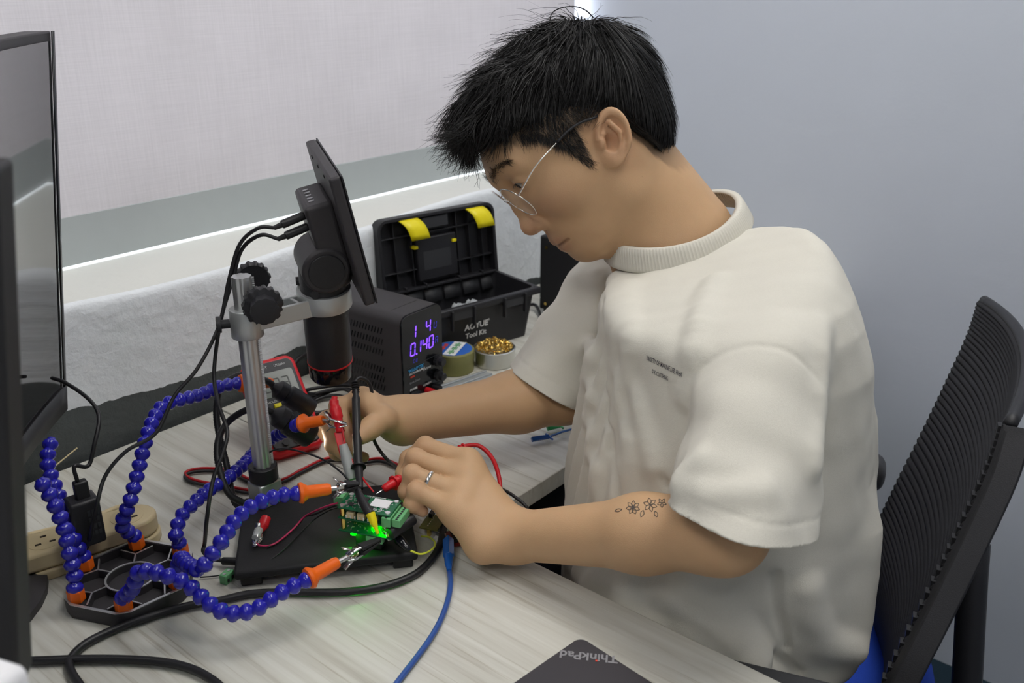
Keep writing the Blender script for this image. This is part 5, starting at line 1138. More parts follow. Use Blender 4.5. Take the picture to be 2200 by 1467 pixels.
def capf(q):
    d = ell(q, (-.020, 0, .038), (.105, .0795, .093)); d = smin(d, ell(q, (.038, 0, .080), (.060, .068, .051)), .02); d = smin(d, ell(q, (-.052, 0, -.022), (.046, .060, .066)), .03)
    d = smin(d, ell(q, (.078, .006, .086), (.024, .050, .027)), .02)
    n_ = np.sin(q[:, 0]*95+q[:, 1]*40)*np.sin(q[:, 2]*80+q[:, 0]*30+1)*.0022+np.sin(q[:, 0]*210+q[:, 2]*120+q[:, 1]*170)*.0012
    top_ = np.clip((q[:, 2]-.05)/.04, 0, 1); d = d-n_*top_*1.6
    edge = hairz(q[:, 0])-q[:, 2]+.002*np.sin(q[:, 0]*400)
    thin = np.clip((q[:, 2]-hairz(q[:, 0]))/.035, 0, 1)
    np_ = np.clip((-.02-q[:, 0])/.02, 0, 1); d = d+.006*(1-thin)+.010*np_*(1-np.clip((q[:, 2]-hairz(q[:, 0]))/.055, 0, 1))
    return smax(d, edge*.8, .004)
cf = lambda P: capf(W2H(P))
CV, CQ = surface(capf, (-.14, -.095, -.1), (.125, .095, .15), .0025)
hair = bpy.data.objects.new('hair', None); COL.objects.link(hair); hair.parent = person; WM[hair] = WM[person]
np_mesh('hair_mass', H2W(CV), CQ, K['hair_cap'], hair)
rs = np.random.default_rng(4)
def grow(n, sel, length, lift, steps=9, jit=.25, seed=1, free=0., down=.35, wid=.00042, whorl=(-.085, .012, .105)):
    idx = rs.choice(np.nonzero(sel)[0], n); p = CV[idx]+rs.normal(size=(n, 3))*.001; p = p.astype(np.float32)
    g = grad(capf, p); p = p-g*.002; L = (length(p) if callable(length) else np.full(n, length))*rs.uniform(.6, 1.15, n); step = (L/steps)[:, None]
    grav = HM.T@np.array([0, 0, -1.]); pts = [p.copy()]; d = None; li = (lift*rs.uniform(.2, 1.3, n))[:, None]
    jn = rs.normal(size=(n, 3))*jit*.2+wob(p*1., seed, 55)*jit*2.0
    for s_ in range(steps):
        t = (s_+1)/steps; rad_ = p-f32(whorl); g = grad(capf, p)
        want = rad_/(np.linalg.norm(rad_, axis=1, keepdims=True)+1e-6)+down*grav+jn+wob(p, seed+7, 120)*jit*.5
        tang = want-g*(want*g).sum(1, keepdims=True); tang /= np.linalg.norm(tang, axis=1, keepdims=True)+1e-9
        fr_ = free*t; mix = tang*(1-fr_)+want*fr_+g*li*(1-.8*t); mix /= np.linalg.norm(mix, axis=1, keepdims=True)+1e-9
        d = mix if d is None else d*.45+mix*.55; d /= np.linalg.norm(d, axis=1, keepdims=True)+1e-9
        p = (p+d*step).astype(np.float32); sd_ = capf(p); push = np.clip(.0006-sd_, 0, .01); p = p+g*push[:, None]; pts.append(p.copy())
    P = np.stack(pts, 1); Wp = H2W(P.reshape(-1, 3)).reshape(P.shape); up = (g+rs.normal(size=g.shape)*.6)@HM.T
    return ribbons(Wp, wid*rs.uniform(.6, 1.3, n), up)
X_, Y_, Z_ = CV.T; hh_ = Z_-hairz(X_)
def hlen(p): z = p[:, 2]-hairz(p[:, 0]); return np.clip(.010+z*.45, .008, .055)
parts_ = [grow(9000, hh_ > .03, hlen, .22, seed=1, wid=.0005), grow(5000, (hh_ > .002) & (hh_ < .05), lambda p: np.clip(.006+(p[:, 2]-hairz(p[:, 0]))*.35, .005, .03), .25, steps=6, seed=2, wid=.00032, down=.8),
          grow(2600, (Z_ > .095), .055, .55, seed=3, jit=.5, free=.35, wid=.0005), grow(1700, (X_ > .055) & (Z_ > .072), .038, .25, seed=5, jit=.6, free=.5, down=.85, wid=.0005),
          grow(500, (X_ > .075) & (Z_ > .078), .045, .35, seed=6, jit=1.0, free=.8, down=.6, wid=.00045), grow(160, Z_ > .10, .06, .9, seed=8, jit=.7, free=.8, down=.1, wid=.0003)]
V_, Q_, k_ = [], [], 0
for a, b in parts_: V_.append(a); Q_.append(b+k_); k_ += len(a)
np_mesh('hair_strands', np.concatenate(V_), np.concatenate(Q_), K['hair'], hair)['kind'] = 'stuff'
lk = [bp(1180, 55, .0), bp(1185, 30, .0), bp(1205, 17, .0), bp(1235, 14, .0), bp(1258, 22, .0), bp(1275, 38, 0)]
MB().tube([H2W(p) for p in spline(lk, 6)], .0007, 5).build('stray_lock', 'hair', hair, smooth='all')
# sideburn, nape and fade stubble
def fuzz(n, fx, fz, length, seed, wid=.00018, dirv=(-.1, 0, -1)):
    r = np.random.default_rng(seed); x = fx(r, n); z = fz(r, n, x); q = np.stack([x, np.full(n, .078), z], 1).astype(np.float32); y = r.choice([-1, 1], n); 
    hl_ = lambda q_: head(H2W(q_).astype(np.float32)); q = project(hl_, q, 6); ok = (np.linalg.norm((q-f32(EC))*f32([1, .7, 1]), axis=1) > .031) | (q[:, 2] > .031); q = q[ok]; y = y[ok]; n = len(q); g = grad(hl_, q); P = []
    dv = f32(dirv)+r.normal(size=(n, 3)).astype(np.float32)*.25
    for s_ in range(4): P.append(q+(dv*.8+g*.35)*length*s_/3*r.uniform(.7, 1.2, (n, 1)))
    P = np.stack(P, 1); P[..., 1] *= y[:, None]; W_ = H2W(P.reshape(-1, 3)).reshape(P.shape); return ribbons(W_, np.full(n, wid), (g+r.normal(size=g.shape)*.5)@HM.T)
fz_ = [fuzz(5200, lambda r, n: r.uniform(-.03, .066, n), lambda r, n, x: np.maximum(hairz(x), .012)+r.uniform(.0, .050, n), .010, 9, dirv=(.1, 0, -1)), fuzz(700, lambda r, n: r.uniform(.012, .030, n), lambda r, n, x: hairz(x)+r.uniform(-.008, .02, n), .009, 1, dirv=(-.15, 0, -1)), fuzz(1100, lambda r, n: r.uniform(.028, .068, n), lambda r, n, x: hairz(x)+r.uniform(-.004, .012, n), .010, 2, dirv=(.5, 0, -.8)),
       fuzz(1200, lambda r, n: r.uniform(-.07, -.036, n), lambda r, n, x: hairz(x)+r.uniform(-.008, .02, n), .008, 3, dirv=(-.3, 0, -1))]
V_, Q_, k_ = [], [], 0
for a, b in fz_: V_.append(a); Q_.append(b+k_); k_ += len(a)
np_mesh('sideburns', np.concatenate(V_), np.concatenate(Q_), K['hair'], hair)['kind'] = 'stuff'
# eyebrows
hf = lambda q_: head(H2W(q_).astype(np.float32)); V_, Q_, k_ = [], [], 0
for s in (-1, 1):
    r = np.random.default_rng(20+s); n = 400; t = r.uniform(0, 1, n); q = np.stack([.105-.024*t, .012+.040*t, .0395+.0075*np.sin(t*2.4)+r.normal(size=n)*.0030*(1-.5*t)], 1).astype(np.float32); q = project(hf, q, 5); g = grad(hf, q)
    dv = np.stack([-.35*np.ones(n), .75*np.ones(n), .55-1.1*t], 1)+r.normal(size=(n, 3))*.25; P = np.stack([q+(dv*(.0075)+g*.0035)*s_/3 for s_ in range(4)], 1); P[..., 1] *= s
    a, b = ribbons(H2W(P.reshape(-1, 3)).reshape(P.shape), np.full(n, .00019), (g*[1, s, 1]+r.normal(size=g.shape)*.4)@HM.T); V_.append(a); Q_.append(b+k_); k_ += len(a)
    r = np.random.default_rng(40+s); n = 60; t = r.uniform(0, 1, n); q = np.stack([.0925-.010*(t-.4)**2*3, .022+.025*t, .0222-.001*t], 1); dv = np.stack([.8*np.ones(n), .1+.5*t, -.5*np.ones(n)], 1); P = np.stack([q+dv*.006*s_/3 for s_ in range(4)], 1); P[..., 1] *= s
    a, b = ribbons(H2W(P.reshape(-1, 3)).reshape(P.shape), np.full(n, .00025), np.tile(HM@[0, 0, 1.], (n, 1))); V_.append(a); Q_.append(b+k_); k_ += len(a)
np_mesh('eyebrows', np.concatenate(V_), np.concatenate(Q_), K['brow'], person)['kind'] = 'stuff'
# --- thumbnail and fingernails that show
def nail(p, q, nrmv, w, name='fingernail'):
    a = nrm(q-p); n_ = nrm(nrmv-a*(nrmv@a)); s_ = np.cross(n_, a); G = []
    for i in range(7):
        u = -1+2*i/6; G.append([p+a*(w*1.25*u)+s_*(w*math.sin(v)*(1-.12*u*u*u*u))+n_*(w*.95*math.cos(v)) for v in np.linspace(-1.0, 1.0, 7)])
    MB().grid(G).build(name, K['nail'], person, smooth='all', solid=.0006)
K['nail'] = mat('fingernail', (.60, .36, .28), .25)
tp = RH['thumb']; nail(tp[2]*.12+tp[3]*.88, tp[3]+(tp[3]-tp[2]), -ray(776, 936)+np.array([0, 0, .55])*1, .0092)
# ================================================================== T-shirt
TZ = np.array([.50, .58, .63, .70, .78, .88, .975, 1.02, 1.045, 1.065, 1.085, 1.11]); TC = np.array([.0, .0, .0, .0, .0, .002, .0, .008, .006, -.002, -.016, -.03]); TRF = np.array([.155, .165, .172, .172, .163, .150, .136, .130, .118, .100, .074, .04]); TRL = np.array([.175, .18, .182, .18, .174, .166, .160, .152, .138, .112, .08, .05])
SLa, SLb = at(1640, 792, .880), at(1580, 1135, .826); SRa, SRb = at(1345, 590, 1.235), at(1172, 842, 1.20)
vL = nrm(ray(1580, 1122)); nL = nrm(.98*(-RT*.25-UP*.968)+.14*vL); cL = at(1580, 1108, .826)
vR = nrm(ray(1177, 838)); nR = nrm((-RT*.525-UP*.85)+.10*vR); cR_ = at(1177, 836, 1.20)
NCc = at(1452, 500, 1.095); fb = at(1582, 440, 1.105)-at(1322, 548, 1.085); cn_l = nrm(fb); cn_n = nrm(np.cross(TLv, cn_l)); cn_n = cn_n if cn_n[2] > 0 else -cn_n; cn_s = np.cross(cn_n, cn_l); CR1, CR2 = np.linalg.norm(fb)/2, .078
def tcoord(P): d = P-f32(T0); return d@f32(TF), d@f32(TLv), P[:, 2]
FOLDS = [  # (angle at z0, slope per metre, amp, width, z0, z1) around the torso; angle 0 = front, positive = near side
    (-.10, 1.2, .006, .06, .72, 1.03), (.06, .9, .005, .06, .66, 1.02), (.24, .55, .004, .07, .70, 1.02), (.46, .1, .004, .09, .64, .92), (-.34, 1.4, .007, .07, .72, 1.0), (.70, -.6, .006, .10, .62, .86),
    (1.05, -3.6, .013, .085, .60, .74), (.62, -3.8, .013, .085, .60, .73), (1.55, -3.0, .010, .11, .60, .75), (2.25, 1.2, .008, .16, .60, .85), (2.75, .6, .007, .2, .66, .95)]
def torso_cloth(P):
    a, b, z = tcoord(P); rf = np.interp(z, TZ, TRF).astype(np.float32); rl = np.interp(z, TZ, TRL).astype(np.float32); a = a-np.interp(z, TZ, TC).astype(np.float32)
    k = (np.abs(a/rf)**2.3+np.abs(b/rl)**2.3)**(1/2.3); d = (k-1)*np.minimum(rf, rl)*.95
    th = np.arctan2(b/rl, a/rf)
    for t0, sl, am, wd, z0, z1 in FOLDS:
        win = np.clip((z-z0)/.06, 0, 1)*np.clip((z1-z)/.05, 0, 1); x = (th-(t0+sl*(z-.85 if z0 > .62 else z-.66)))/wd
        d = d-1.4*am*win*(np.exp(-x*x)-.55*np.exp(-((x-1.6)**2)))
    d = smax(d, .612-z, .035)
    for s in (SL, SR): d = smin(d, cap(P, NB_+[0, 0, -.058], s+[0, 0, .0], .040, .046), .03)
    return d
def sleeve(P, sg):
    A, Bv, r0, r1 = (SLa, SLb, .0565, .0680) if sg > 0 else (SRa, SRb, .060, .0590)
    ax = Bv-A; ln = np.linalg.norm(ax); ax = ax/ln; t = (P-f32(A))@f32(ax); tt = np.clip(t, 0, ln*1.35); q = P-f32(A)-tt[:, None]*f32(ax); rr = np.linalg.norm(q, axis=1)
    u, v, _ = frame_axes(ax); an = np.arctan2(q@f32(v), q@f32(u))
    fold = .0028*np.sin(an*3+t*22)*np.clip(t/.1, 0, 1)+.0022*np.sin(an*5-t*35+1)*np.clip((t-.03)/.1, 0, 1)+.003*np.sin(t*75+an*2.0)*np.exp(-((t-.07)/.05)**2)
    ds = rr-(r0+(r1-r0)*tt/ln)-fold
    cdir = (q@f32(nrm(CAM-A)))/(rr+1e-6); seam = np.exp(-((t-.040+.045*cdir)/.0030)**2)*.0022 if sg > 0 else 0
    n_, c_ = (nL, cL) if sg > 0 else (nR, cR_); e = (P-f32(c_))@f32(n_); hem = np.exp(-((e+.017)/.0012)**2)*.0012
    return np.maximum(ds+seam+hem, e-.012)
def shirt(P):
    P = np.asarray(P, np.float32); a, b, z = tcoord(P); d = torso_cloth(P)
    for sg in (1, -1): d = smin(d, sleeve(P, sg), .013)
    d = smax(d, (z-(1.067-.36*a-.06*np.sqrt(b*b+.0004)))*.93, .02)
    for pts, r, k in GROOVES:
        m = ((P > pts.min(0)-.04) & (P < pts.max(0)+.04)).all(1)
        if m.any(): d[m] = smax(d[m], -chain(P[m], pts, np.full(len(pts), r), .001), k)
    for pts, r, k in RIDGES:
        m = ((P > pts.min(0)-.05) & (P < pts.max(0)+.05)).all(1)
        if m.any(): d[m] = smin(d[m], chain(P[m], pts, np.full(len(pts), r), .0015), k)
    d = d-.0012*wob1(P, 31, 38)-.0007*wob1(P, 32, 90)
    return d
RIDGES = []; GROOVES = []; rdg = []; grv = []
for pts, r, sink in ((((1288, 590), (1274, 700), (1268, 900), (1290, 1085)), .010, .0068), (((1322, 585), (1322, 700), (1335, 860), (1370, 1085)), .010, .0068), (((1350, 610), (1348, 700), (1365, 850), (1400, 1000)), .009, .0055),
                     (((1535, 600), (1505, 680), (1487, 765), (1468, 850)), .010, .0055), (((1262, 1245), (1330, 1296), (1440, 1345), (1545, 1400), (1630, 1432)), .016, .009), (((1310, 1245), (1405, 1275), (1490, 1318), (1570, 1378)), .014, .008),
                     (((1480, 1250), (1560, 1315), (1640, 1400)), .012, .007), (((1240, 1240), (1280, 1300), (1330, 1345)), .012, .007), (((1465, 1040), (1540, 1062), (1640, 1050)), .009, .005), (((1500, 985), (1475, 1010), (1460, 1045)), .008, .0045),
                     (((1735, 1270), (1745, 1330), (1780, 1385), (1840, 1400)), .016, .006), (((1770, 700), (1765, 850), (1752, 1000)), .009, .006)):
    pts = spline([(x_, y_, 0) for x_, y_ in pts], 5); W_ = march(shirt, [p[0] for p in pts], [p[1] for p in pts]); g_ = grad(shirt, W_.astype(np.float32)); rdg.append(((W_-g_*sink).astype(np.float32), r, .014))
for pts, r in ((((1288, 1240), (1335, 1264), (1395, 1291), (1440, 1318), (1500, 1352)), .006), (((1500, 1248), (1550, 1300), (1600, 1352), (1645, 1395)), .006), (((1545, 1395), (1600, 1402), (1660, 1412), (1715, 1445)), .006), (((1508, 640), (1494, 700), (1486, 770), (1476, 820)), .0055),
               (((1304, 585), (1296, 700), (1300, 860), (1328, 1080)), .0035), (((1375, 900), (1400, 980), (1440, 1060)), .0035), (((1250, 1262), (1300, 1318), (1370, 1360)), .005), (((1665, 1235), (1672, 1320), (1690, 1390)), .004)):
    pts = spline([(x_, y_, 0) for x_, y_ in pts], 6); W_ = march(shirt, [p[0] for p in pts], [p[1] for p in pts]); grv.append((W_.astype(np.float32), r, .007))
RIDGES = rdg; GROOVES = grv
sb = [NB_, SL, SR, SLb, SRb, T0+TF*.2+[0, 0, .58], T0-TF*.2+[0, 0, .58], T0+TLv*.25+[0, 0, .6], T0-TLv*.25+[0, 0, .6]]
lo, hi = gbox(sb, .11); lo[2] = .59
SV, SQ = surface(shirt, lo, hi, .0028)
rem = np.zeros(len(SV), bool)
qn = SV-NCc; ell_ = np.sqrt(((qn@cn_l)/(CR1+.004))**2+((qn@cn_s)/(CR2+.004))**2); hz_ = qn@cn_n
rem |= ((ell_ < 1) & (np.abs(hz_) < .09)); kq = ~(rem[SQ].any(1))
V2, Q2, _ = compact(SV, SQ, kq)
K['shirt'] = mat('cream_jersey', (.72, .695, .61), .85, var=.035, nscale=500, bump=.0006, bscale=2200, sheen=.15)
bm = bmesh.new(); me_ = bpy.data.meshes.new('tmp'); me_.from_pydata(V2.tolist(), [], Q2.tolist()); bm.from_mesh(me_)
for sg, n_, c_ in ((1, nL, cL), (-1, nR, cR_)):
    VV = np.array([v.co[:] for v in bm.verts]); e = (VV-c_)@n_; Vf = VV.astype(np.float32); sel = (np.abs(e) < .03) & (sleeve(Vf, sg) < torso_cloth(Vf)-.0005) & (np.linalg.norm(VV-c_, axis=1) < .11)
    bm.verts.ensure_lookup_table(); fs = {f for i in np.nonzero(sel)[0] for f in bm.verts[i].link_faces if all(sel[v.index] for v in f.verts)}
    es = {e_ for f in fs for e_ in f.edges}; vs = {v for f in fs for v in f.verts}
    bmesh.ops.bisect_plane(bm, geom=list(vs)+list(es)+list(fs), plane_co=Vector(c_), plane_no=Vector(n_), dist=.0004, clear_outer=True); bm.verts.index_update()
bmesh.ops.triangulate(bm, faces=[f for f in bm.faces if len(f.verts) > 4]); bm.to_mesh(me_); bm.free()
V3 = np.array([v.co[:] for v in me_.vertices]); me_.calc_loop_triangles(); Q3 = np.array([t.vertices[:] for t in me_.loop_triangles])
shirt_o = np_mesh('t_shirt', V3, Q3, K['shirt'], person); md = shirt_o.modifiers.new('s', 'SOLIDIFY'); md.thickness = .0024; md.offset = -1
# hem bands on the sleeves and the ribbed collar
def collar():
    G = []; n = 420
    for j, (dr, h_) in enumerate(((-.006, .013), (-.0015, .0145), (.002, .0135), (.0045, .007), (.0065, 0), (.0085, -.007), (.0100, -.0105), (.0085, -.013))):
        row = []
        for k in range(n):
            an = 2*math.pi*k/n; rib = .0006*(1 if (k % 3) else -1)*(1 if 1 < j < 6 else 0)
            r1, r2 = CR1+dr+rib, CR2+dr+rib; sag = .004*math.cos(2*an)+.003
            row.append(NCc+cn_l*r1*math.cos(an)+cn_s*r2*math.sin(an)+cn_n*(h_+sag))
        G.append(row)
    MB().grid(G, closed=True).build('collar', K['shirt'], shirt_o, smooth='all', solid=.002)
collar()
# chest print
sh1 = lambda P: shirt(P)
p0, p1 = march(shirt, 1389, 768), march(shirt, 1466, 806)
def surf_text(body_, size, org, xd, off, parent, m, fit=None):
    c = bpy.data.curves.new('t', 'FONT'); c.body = body_; c.size = size; c.align_x = 'LEFT'; c.align_y = 'CENTER'; c.resolution_u = 2; c.offset = .00008
    t = bpy.data.objects.new('t', c); COL.objects.link(t); me0 = t.evaluated_get(bpy.context.evaluated_depsgraph_get()).to_mesh(); V = np.array([v.co[:] for v in me0.vertices]); Fc = [tuple(p.vertices) for p in me0.polygons]; bpy.data.objects.remove(t)
    if fit: V[:, 0] *= fit/V[:, 0].max()
    n_ = grad(shirt, np.asarray(org)[None].astype(np.float32))[0]; xd = nrm(xd-n_*(xd@n_)); yd = np.cross(n_, xd)
    W_ = org+V[:, :1]*xd+V[:, 1:2]*yd; W_ = project(shirt, W_, 3, .0007); MB().add(W_, Fc).build('lettering', m, parent, smooth=False)
    return yd
xd_ = p1-p0; wd_ = np.linalg.norm(xd_)
yd_ = surf_text('VARIETY OF MARINE LIFE, WHA', .0068, p0, xd_, 0, shirt_o, 'print_dark', wd_*1.0)
surf_text('© K CLOTHING', .0062, p0+xd_*.20-yd_*.011, xd_, 0, shirt_o, 'print_dark', wd_*.44)
# tattoo drawn on the near forearm
tat = []
def petal(cx, cy, a, L, w):
    P = []
    for t in np.linspace(0, 1, 9): P.append((cx+L*t*math.cos(a)-w*math.sin(math.pi*t)*math.sin(a), cy+L*t*math.sin(a)+w*math.sin(math.pi*t)*math.cos(a)))
    for t in np.linspace(1, 0, 9): P.append((cx+L*t*math.cos(a)+w*math.sin(math.pi*t)*math.sin(a), cy+L*t*math.sin(a)-w*math.sin(math.pi*t)*math.cos(a)))
    return P
for cx, cy, n, L in ((1360, 1090, 7, 15), (1397, 1084, 6, 15), (1422, 1080, 5, 10)):
    for k in range(n): tat.append(petal(cx, cy, k*2*math.pi/n+.3, L, L*.26))
tat += [petal(1336, 1094, 2.9, 16, 3), petal(1382, 1096, 1.9, 15, 4), petal(1407, 1098, 1.2, 13, 3.5)]
tm = MB()
for P in tat:
    W_ = march(lambda Q: arms(np.asarray(Q, np.float32)), [p[0] for p in P], [p[1] for p in P]); tm.tube(list(W_), .00035, 4)
tm.build('tattoo', mat('tattoo_ink', (.10, .085, .075), .6), person, smooth=False)
# trousers and shoes (mostly below the desk)
def trou(P):
    d = None
    for s in (-1, 1):
        hip, kn, an_ = HB+TLv*s*.095+[0, 0, .555], HB+TF*.42+TLv*s*.13+[0, 0, .56], HB+TF*.36+TLv*s*.13+[0, 0, .09]
        c = chain(P, [hip, kn, an_], [.095, .072, .055], .03); d = c if d is None else smin(d, c, .03)
    return smin(d, cap(P, HB+TLv*.06+[0, 0, .56], HB-TLv*.06+[0, 0, .56], .105), .04)
lo, hi = gbox([HB+TF*.42+TLv*.13, HB+TF*.42-TLv*.13, HB-TF*.05+TLv*.1, HB-TF*.05-TLv*.1, HB+[0, 0, .1], HB+[0, 0, .6]], .12); lo[2] = .03
PV, PQ = surface(lambda P: smax(trou(P), .045-P[:, 2], .003), lo, hi, .008); np_mesh('trousers', PV, PQ, 'navy', person)
for s in (-1, 1):
    a = HB+TF*.33+TLv*s*.13; m = MB(Tm((a[0], a[1], 0), TA)); m.lathe([(.001, 0), (.030, .004), (.044, .03), (.046, .06), (.04, .085), (.001, .09)], 16, (0, 0, 0), sx=1, sy=.8); m.hexa([(-.04, -.042, 0), (.20, -.035, 0), (.20, .035, 0), (-.04, .042, 0), (-.03, -.036, .07), (.15, -.03, .045), (.15, .03, .045), (-.03, .036, .07)]); m.build('shoe', 'black_pl', person, bevel=.012, seg=3)
# ================================================================== glasses, ring
gl = thing('eyeglasses', 'round thin silver-framed glasses worn by the person', 'glasses', H2W((.10, 0, 0)))
def lensring(s):
    c = np.array([.1015, s*.034, .0045]); up_ = nrm((.25, 0, 1)); sd_ = nrm((-.12*s*s, s*1.0, 0)); sd_ = nrm(sd_-up_*(sd_@up_)*.0)
    return c, up_, nrm((-.13, s*1.0, 0))
for s in (-1, 1):
    c, u_, v_ = lensring(s); P = [H2W(c+u_*.0235*math.cos(t)+v_*.0250*math.sin(t)) for t in np.linspace(0, 2*math.pi, 49)]
    MB().tube(P, .00075, 8).build('rim', 'silver', gl, smooth='all')
    n_ = np.cross(u_, v_); MB().add([H2W(c)]+P[:-1], [(0, k+1, (k+1) % 48+1) for k in range(48)]).build('lens', 'glass', gl, solid=.0012)
    MB().tube([H2W(c-v_*.018-u_*.004), H2W(c-v_*.0215-u_*.008+np.array([-.006, 0, 0]))], .0006, 6).build('nose_pad_arm', 'silver', gl)
    MB().lathe([(.0002, 0), (.003, .0006), (.003, .0014), (.0002, .002)], 12, H2W(c-v_*.0215-u_*.008+np.array([-.006, 0, 0])), HM@np.array([0, -s, 0]), sy=1.6).build('nose_pad', K['clear'], gl)
    h0 = c+v_*.0240+u_*.009
    T = [h0, h0+np.array([-.003, s*.003, .0005])]+[np.array([p[0], s*abs(p[1]), p[2]]) for p in (bp(1150, 358, .070), bp(1197, 305, .0755))]
    T2 = [np.array([p[0], s*abs(p[1]), p[2]]) for p in (bp(1197, 305, .0755), bp(1222, 280, .0785), bp(1248, 263, .0800), bp(1275, 254, .0800))]+[np.array([-.022, s*.070, .020]), np.array([-.034, s*.066, .000])]
    MB().tube([H2W(p) for p in spline(T, 6)], .0009, 8).build('temple', 'silver', gl, smooth='all')
    MB().tube([H2W(p) for p in spline(T2, 6)], .0015, 8).build('temple_tip', 'black_pl', gl, smooth='all')
c1_, u1, v1 = lensring(1); c0_, u0, v0 = lensring(-1)
MB().tube([H2W(p) for p in spline([c1_-v1*.0235+u1*.005, np.array([.1075, 0, .0125]), c0_-v0*.0235+u0*.005], 8)], .0010, 8).build('bridge', 'silver', gl, smooth='all')
ra, rb = LH['ring'][0], LH['ring'][1]; rc_ = ra*.36+rb*.64
t = thing('finger_ring', 'plain silver band on the ring finger of the near hand', 'ring', rc_)
MB().lathe([(.0109, -.0024), (.0117, -.0016), (.0120, 0), (.0117, .0016), (.0109, .0024), (.0103, 0), (.0109, -.0024)], 40, rc_, rb-ra).build('band', 'silver', t, smooth='all')
# ================================================================== office chair
CA = math.radians(108); CF = np.array([math.cos(CA), math.sin(CA), 0]); CL = np.array([-CF[1], CF[0], 0])
# far-edge profile of the backrest (from its silhouette), swept across the width
EP = [at(x, y, d) for x, y, d in ((2108, 642, 1.30), (2085, 715, 1.30), (2040, 815, 1.305), (1990, 920, 1.31), (1930, 1040, 1.315), (1885, 1140, 1.32), (1868, 1220, 1.325), (1872, 1290, 1.33), (1890, 1370, 1.335), (1925, 1450, 1.34), (1955, 1510, 1.345))]
cen = np.mean(EP, axis=0)+CL*.20
ch = thing('office_chair', 'black mesh-back office chair with a blue seat behind the person', 'chair', (cen[0]+CF[0]*.2, cen[1]+CF[1]*.2, 0), CA)
SPN = np.array(spline(EP, 12)); BWd = .41
def back(s, v): 
    i = v*(len(SPN)-1); k = min(int(i), len(SPN)-2); p = SPN[k]*(1-(i-k))+SPN[k+1]*(i-k)
    tp = .5+.5*(1-abs(2*s-1)**2); nar = 1-.12*(1-v)**2*0
    cur = .030*(2*s-1)**2          # wings wrap forward
    return p+CL*(BWd*(s))+CF*(cur-.030)+np.array([0, 0, -.012*(2*s-1)**2*(1-v)**3+.010*(1-v)**3])
nr = 84
bm_ = MB(); G = []
for i in range(nr*4+1):
    v = i/(nr*4); w = .0014*math.cos(2*math.pi*i/4)
    G.append([back(s, v)+CF*w for s in np.linspace(0, 1, 26)])
bm_.grid(G); bm_.build('mesh_back', 'mesh_black', ch, smooth='all', solid=.004)
def edge(s0, name, r):
    MB().tube([back(s0, v)-CF*.006 for v in np.linspace(0, 1, 40)], r, 10).build(name, 'black_pl', ch, smooth='all')
edge(0, 'back_frame', .006); 
MB().tube([back(s, 0)-CF*.004 for s in np.linspace(0, 1, 30)], .007, 10).build('back_frame', 'black_pl', ch, smooth='all')
MB().tube([back(s, 1)-CF*.004 for s in np.linspace(0, 1, 30)], .009, 10).build('back_frame', 'black_pl', ch, smooth='all')
fr = MB(); G = []
for v in np.linspace(0, 1, 50):
    p = back(1, v); G.append([p+CL*.002+CF*.004, p+CL*.018+CF*.002, p+CL*.022-CF*.022, p+CL*.004-CF*.026])
fr.grid(G, closed=True); fr.build('back_frame', 'black_pl', ch, smooth=True, bevel=.002)
lm = MB().box((0, 0, 0), (.010, .012, .0062)); lme = bpy.data.meshes.new('mesh_tooth'); lme.from_pydata(lm.v, [], lm.f); lme.materials.append(K['rubber'])
for k in range(58):
    v = .02+k*.0165; p = back(.985, v); q = back(.985, min(1, v+.01)); put_mesh('mesh_tooth', lme, basis(p+CF*.004, CL, CF), ch)
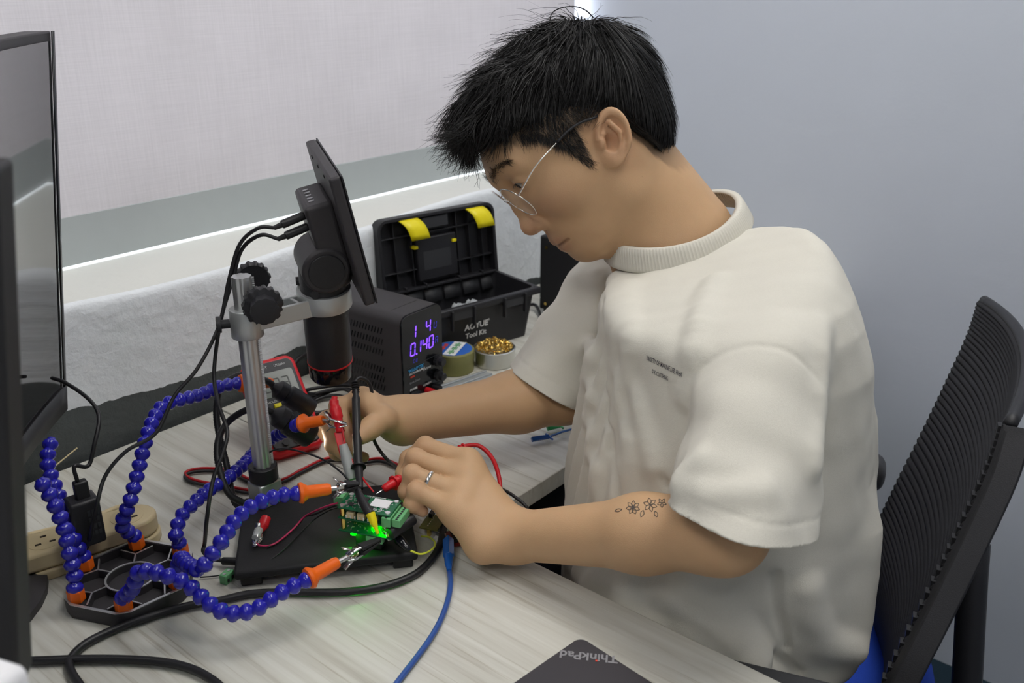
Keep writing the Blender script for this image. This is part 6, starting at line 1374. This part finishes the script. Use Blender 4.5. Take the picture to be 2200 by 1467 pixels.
# seat, spine, base
sc = np.array([HB[0], HB[1], 0])-CF*.01-CL*.05
seat = []
for i, z in enumerate((.435, .44, .455, .47, .478, .480)):
    sh = (.92, 1, 1, .99, .95, .85)[i]; row = []
    for k in range(48): a = 2*math.pi*k/48; c_, s_ = math.cos(a), math.sin(a); row.append(sc+CF*.27*sh*math.copysign(abs(c_)**.5, c_)+CL*.26*sh*math.copysign(abs(s_)**.5, s_)+np.array([0, 0, z]))
    seat.append(row)
m = MB(); m.grid(seat, closed=True); n_ = len(m.v); m.f += [tuple(range(47, -1, -1)), tuple(range(n_-48, n_))]; m.build('seat', 'royal', ch, ang=60)
MB().lathe([(.03, .10), (.03, .30), (.022, .30), (.022, .43)], 18, sc*[1, 1, 0]).build('gas_lift', 'black_pl', ch)
MB().box((sc[0], sc[1], .42), (.18, .18, .03)).build('mechanism', 'black_pl', ch, bevel=.004)
bb = (back(.5, .85)); MB().tube(spline([sc*[1, 1, 0]+np.array([0, 0, .42]), sc*[1, 1, 0]-CF*.22+np.array([0, 0, .42]), bb-CF*.05, back(.5, .35)-CF*.04], 8), .017, 12).build('back_spine', 'black_pl', ch, smooth='all')
for k in range(5):
    a = CA+k*2*math.pi/5+.3; d = np.array([math.cos(a), math.sin(a), 0]); MB().tube([sc*[1, 1, 0]+[0, 0, .11], sc*[1, 1, 0]+d*.29+[0, 0, .075]], [.022, .014], 10).build('leg', 'black_pl', ch)
    p = sc*[1, 1, 0]+d*.29; MB().tube([p+[0, 0, .028]-CL*.022, p+[0, 0, .028]+CL*.022], .028, 16).build('caster', 'rubber', ch, bevel=.003)
# armrests
a0_, a1_ = onz(1567, 1409, .733), onz(1840, 1474, .733); ad = nrm(a1_-a0_); an = np.array([ad[1], -ad[0], 0]); an = an if an@(-a0_) > 0 else -an
def pad(o, d, n, L, w):
    m = MB(); lo_ = [o-d*.03, o+d*L, o+d*L+n*w, o-d*.03+n*w]; m.hexa([p-np.array([0, 0, .025]) for p in lo_]+lo_); return m.build('armrest_pad', 'dgrey_pl', ch, bevel=.006, seg=3)
pad(a0_, ad, an, .22, .07)
pm_ = a0_+ad*.1+an*.03; MB().tube(spline([pm_-[0, 0, .02], pm_-[0, 0, .12], sc*[1, 1, 0]+CL*.2+[0, 0, .43]], 6), .016, 10).build('armrest_post', 'black_pl', ch, smooth='all')
q_ = at(1824, 1005, 1.36); m = MB(basis(q_, CF, (0, 0, 1))); m.box((-.0, 0, 0), (.10, .06, .05)); m.build('armrest_pad', 'dgrey_pl', ch, bevel=.02, seg=4)
MB().tube(spline([q_-[0, 0, .02], q_-[0, 0, .15], sc*[1, 1, 0]-CL*.2+[0, 0, .43]], 6), .016, 10).build('armrest_post', 'black_pl', ch, smooth='all')
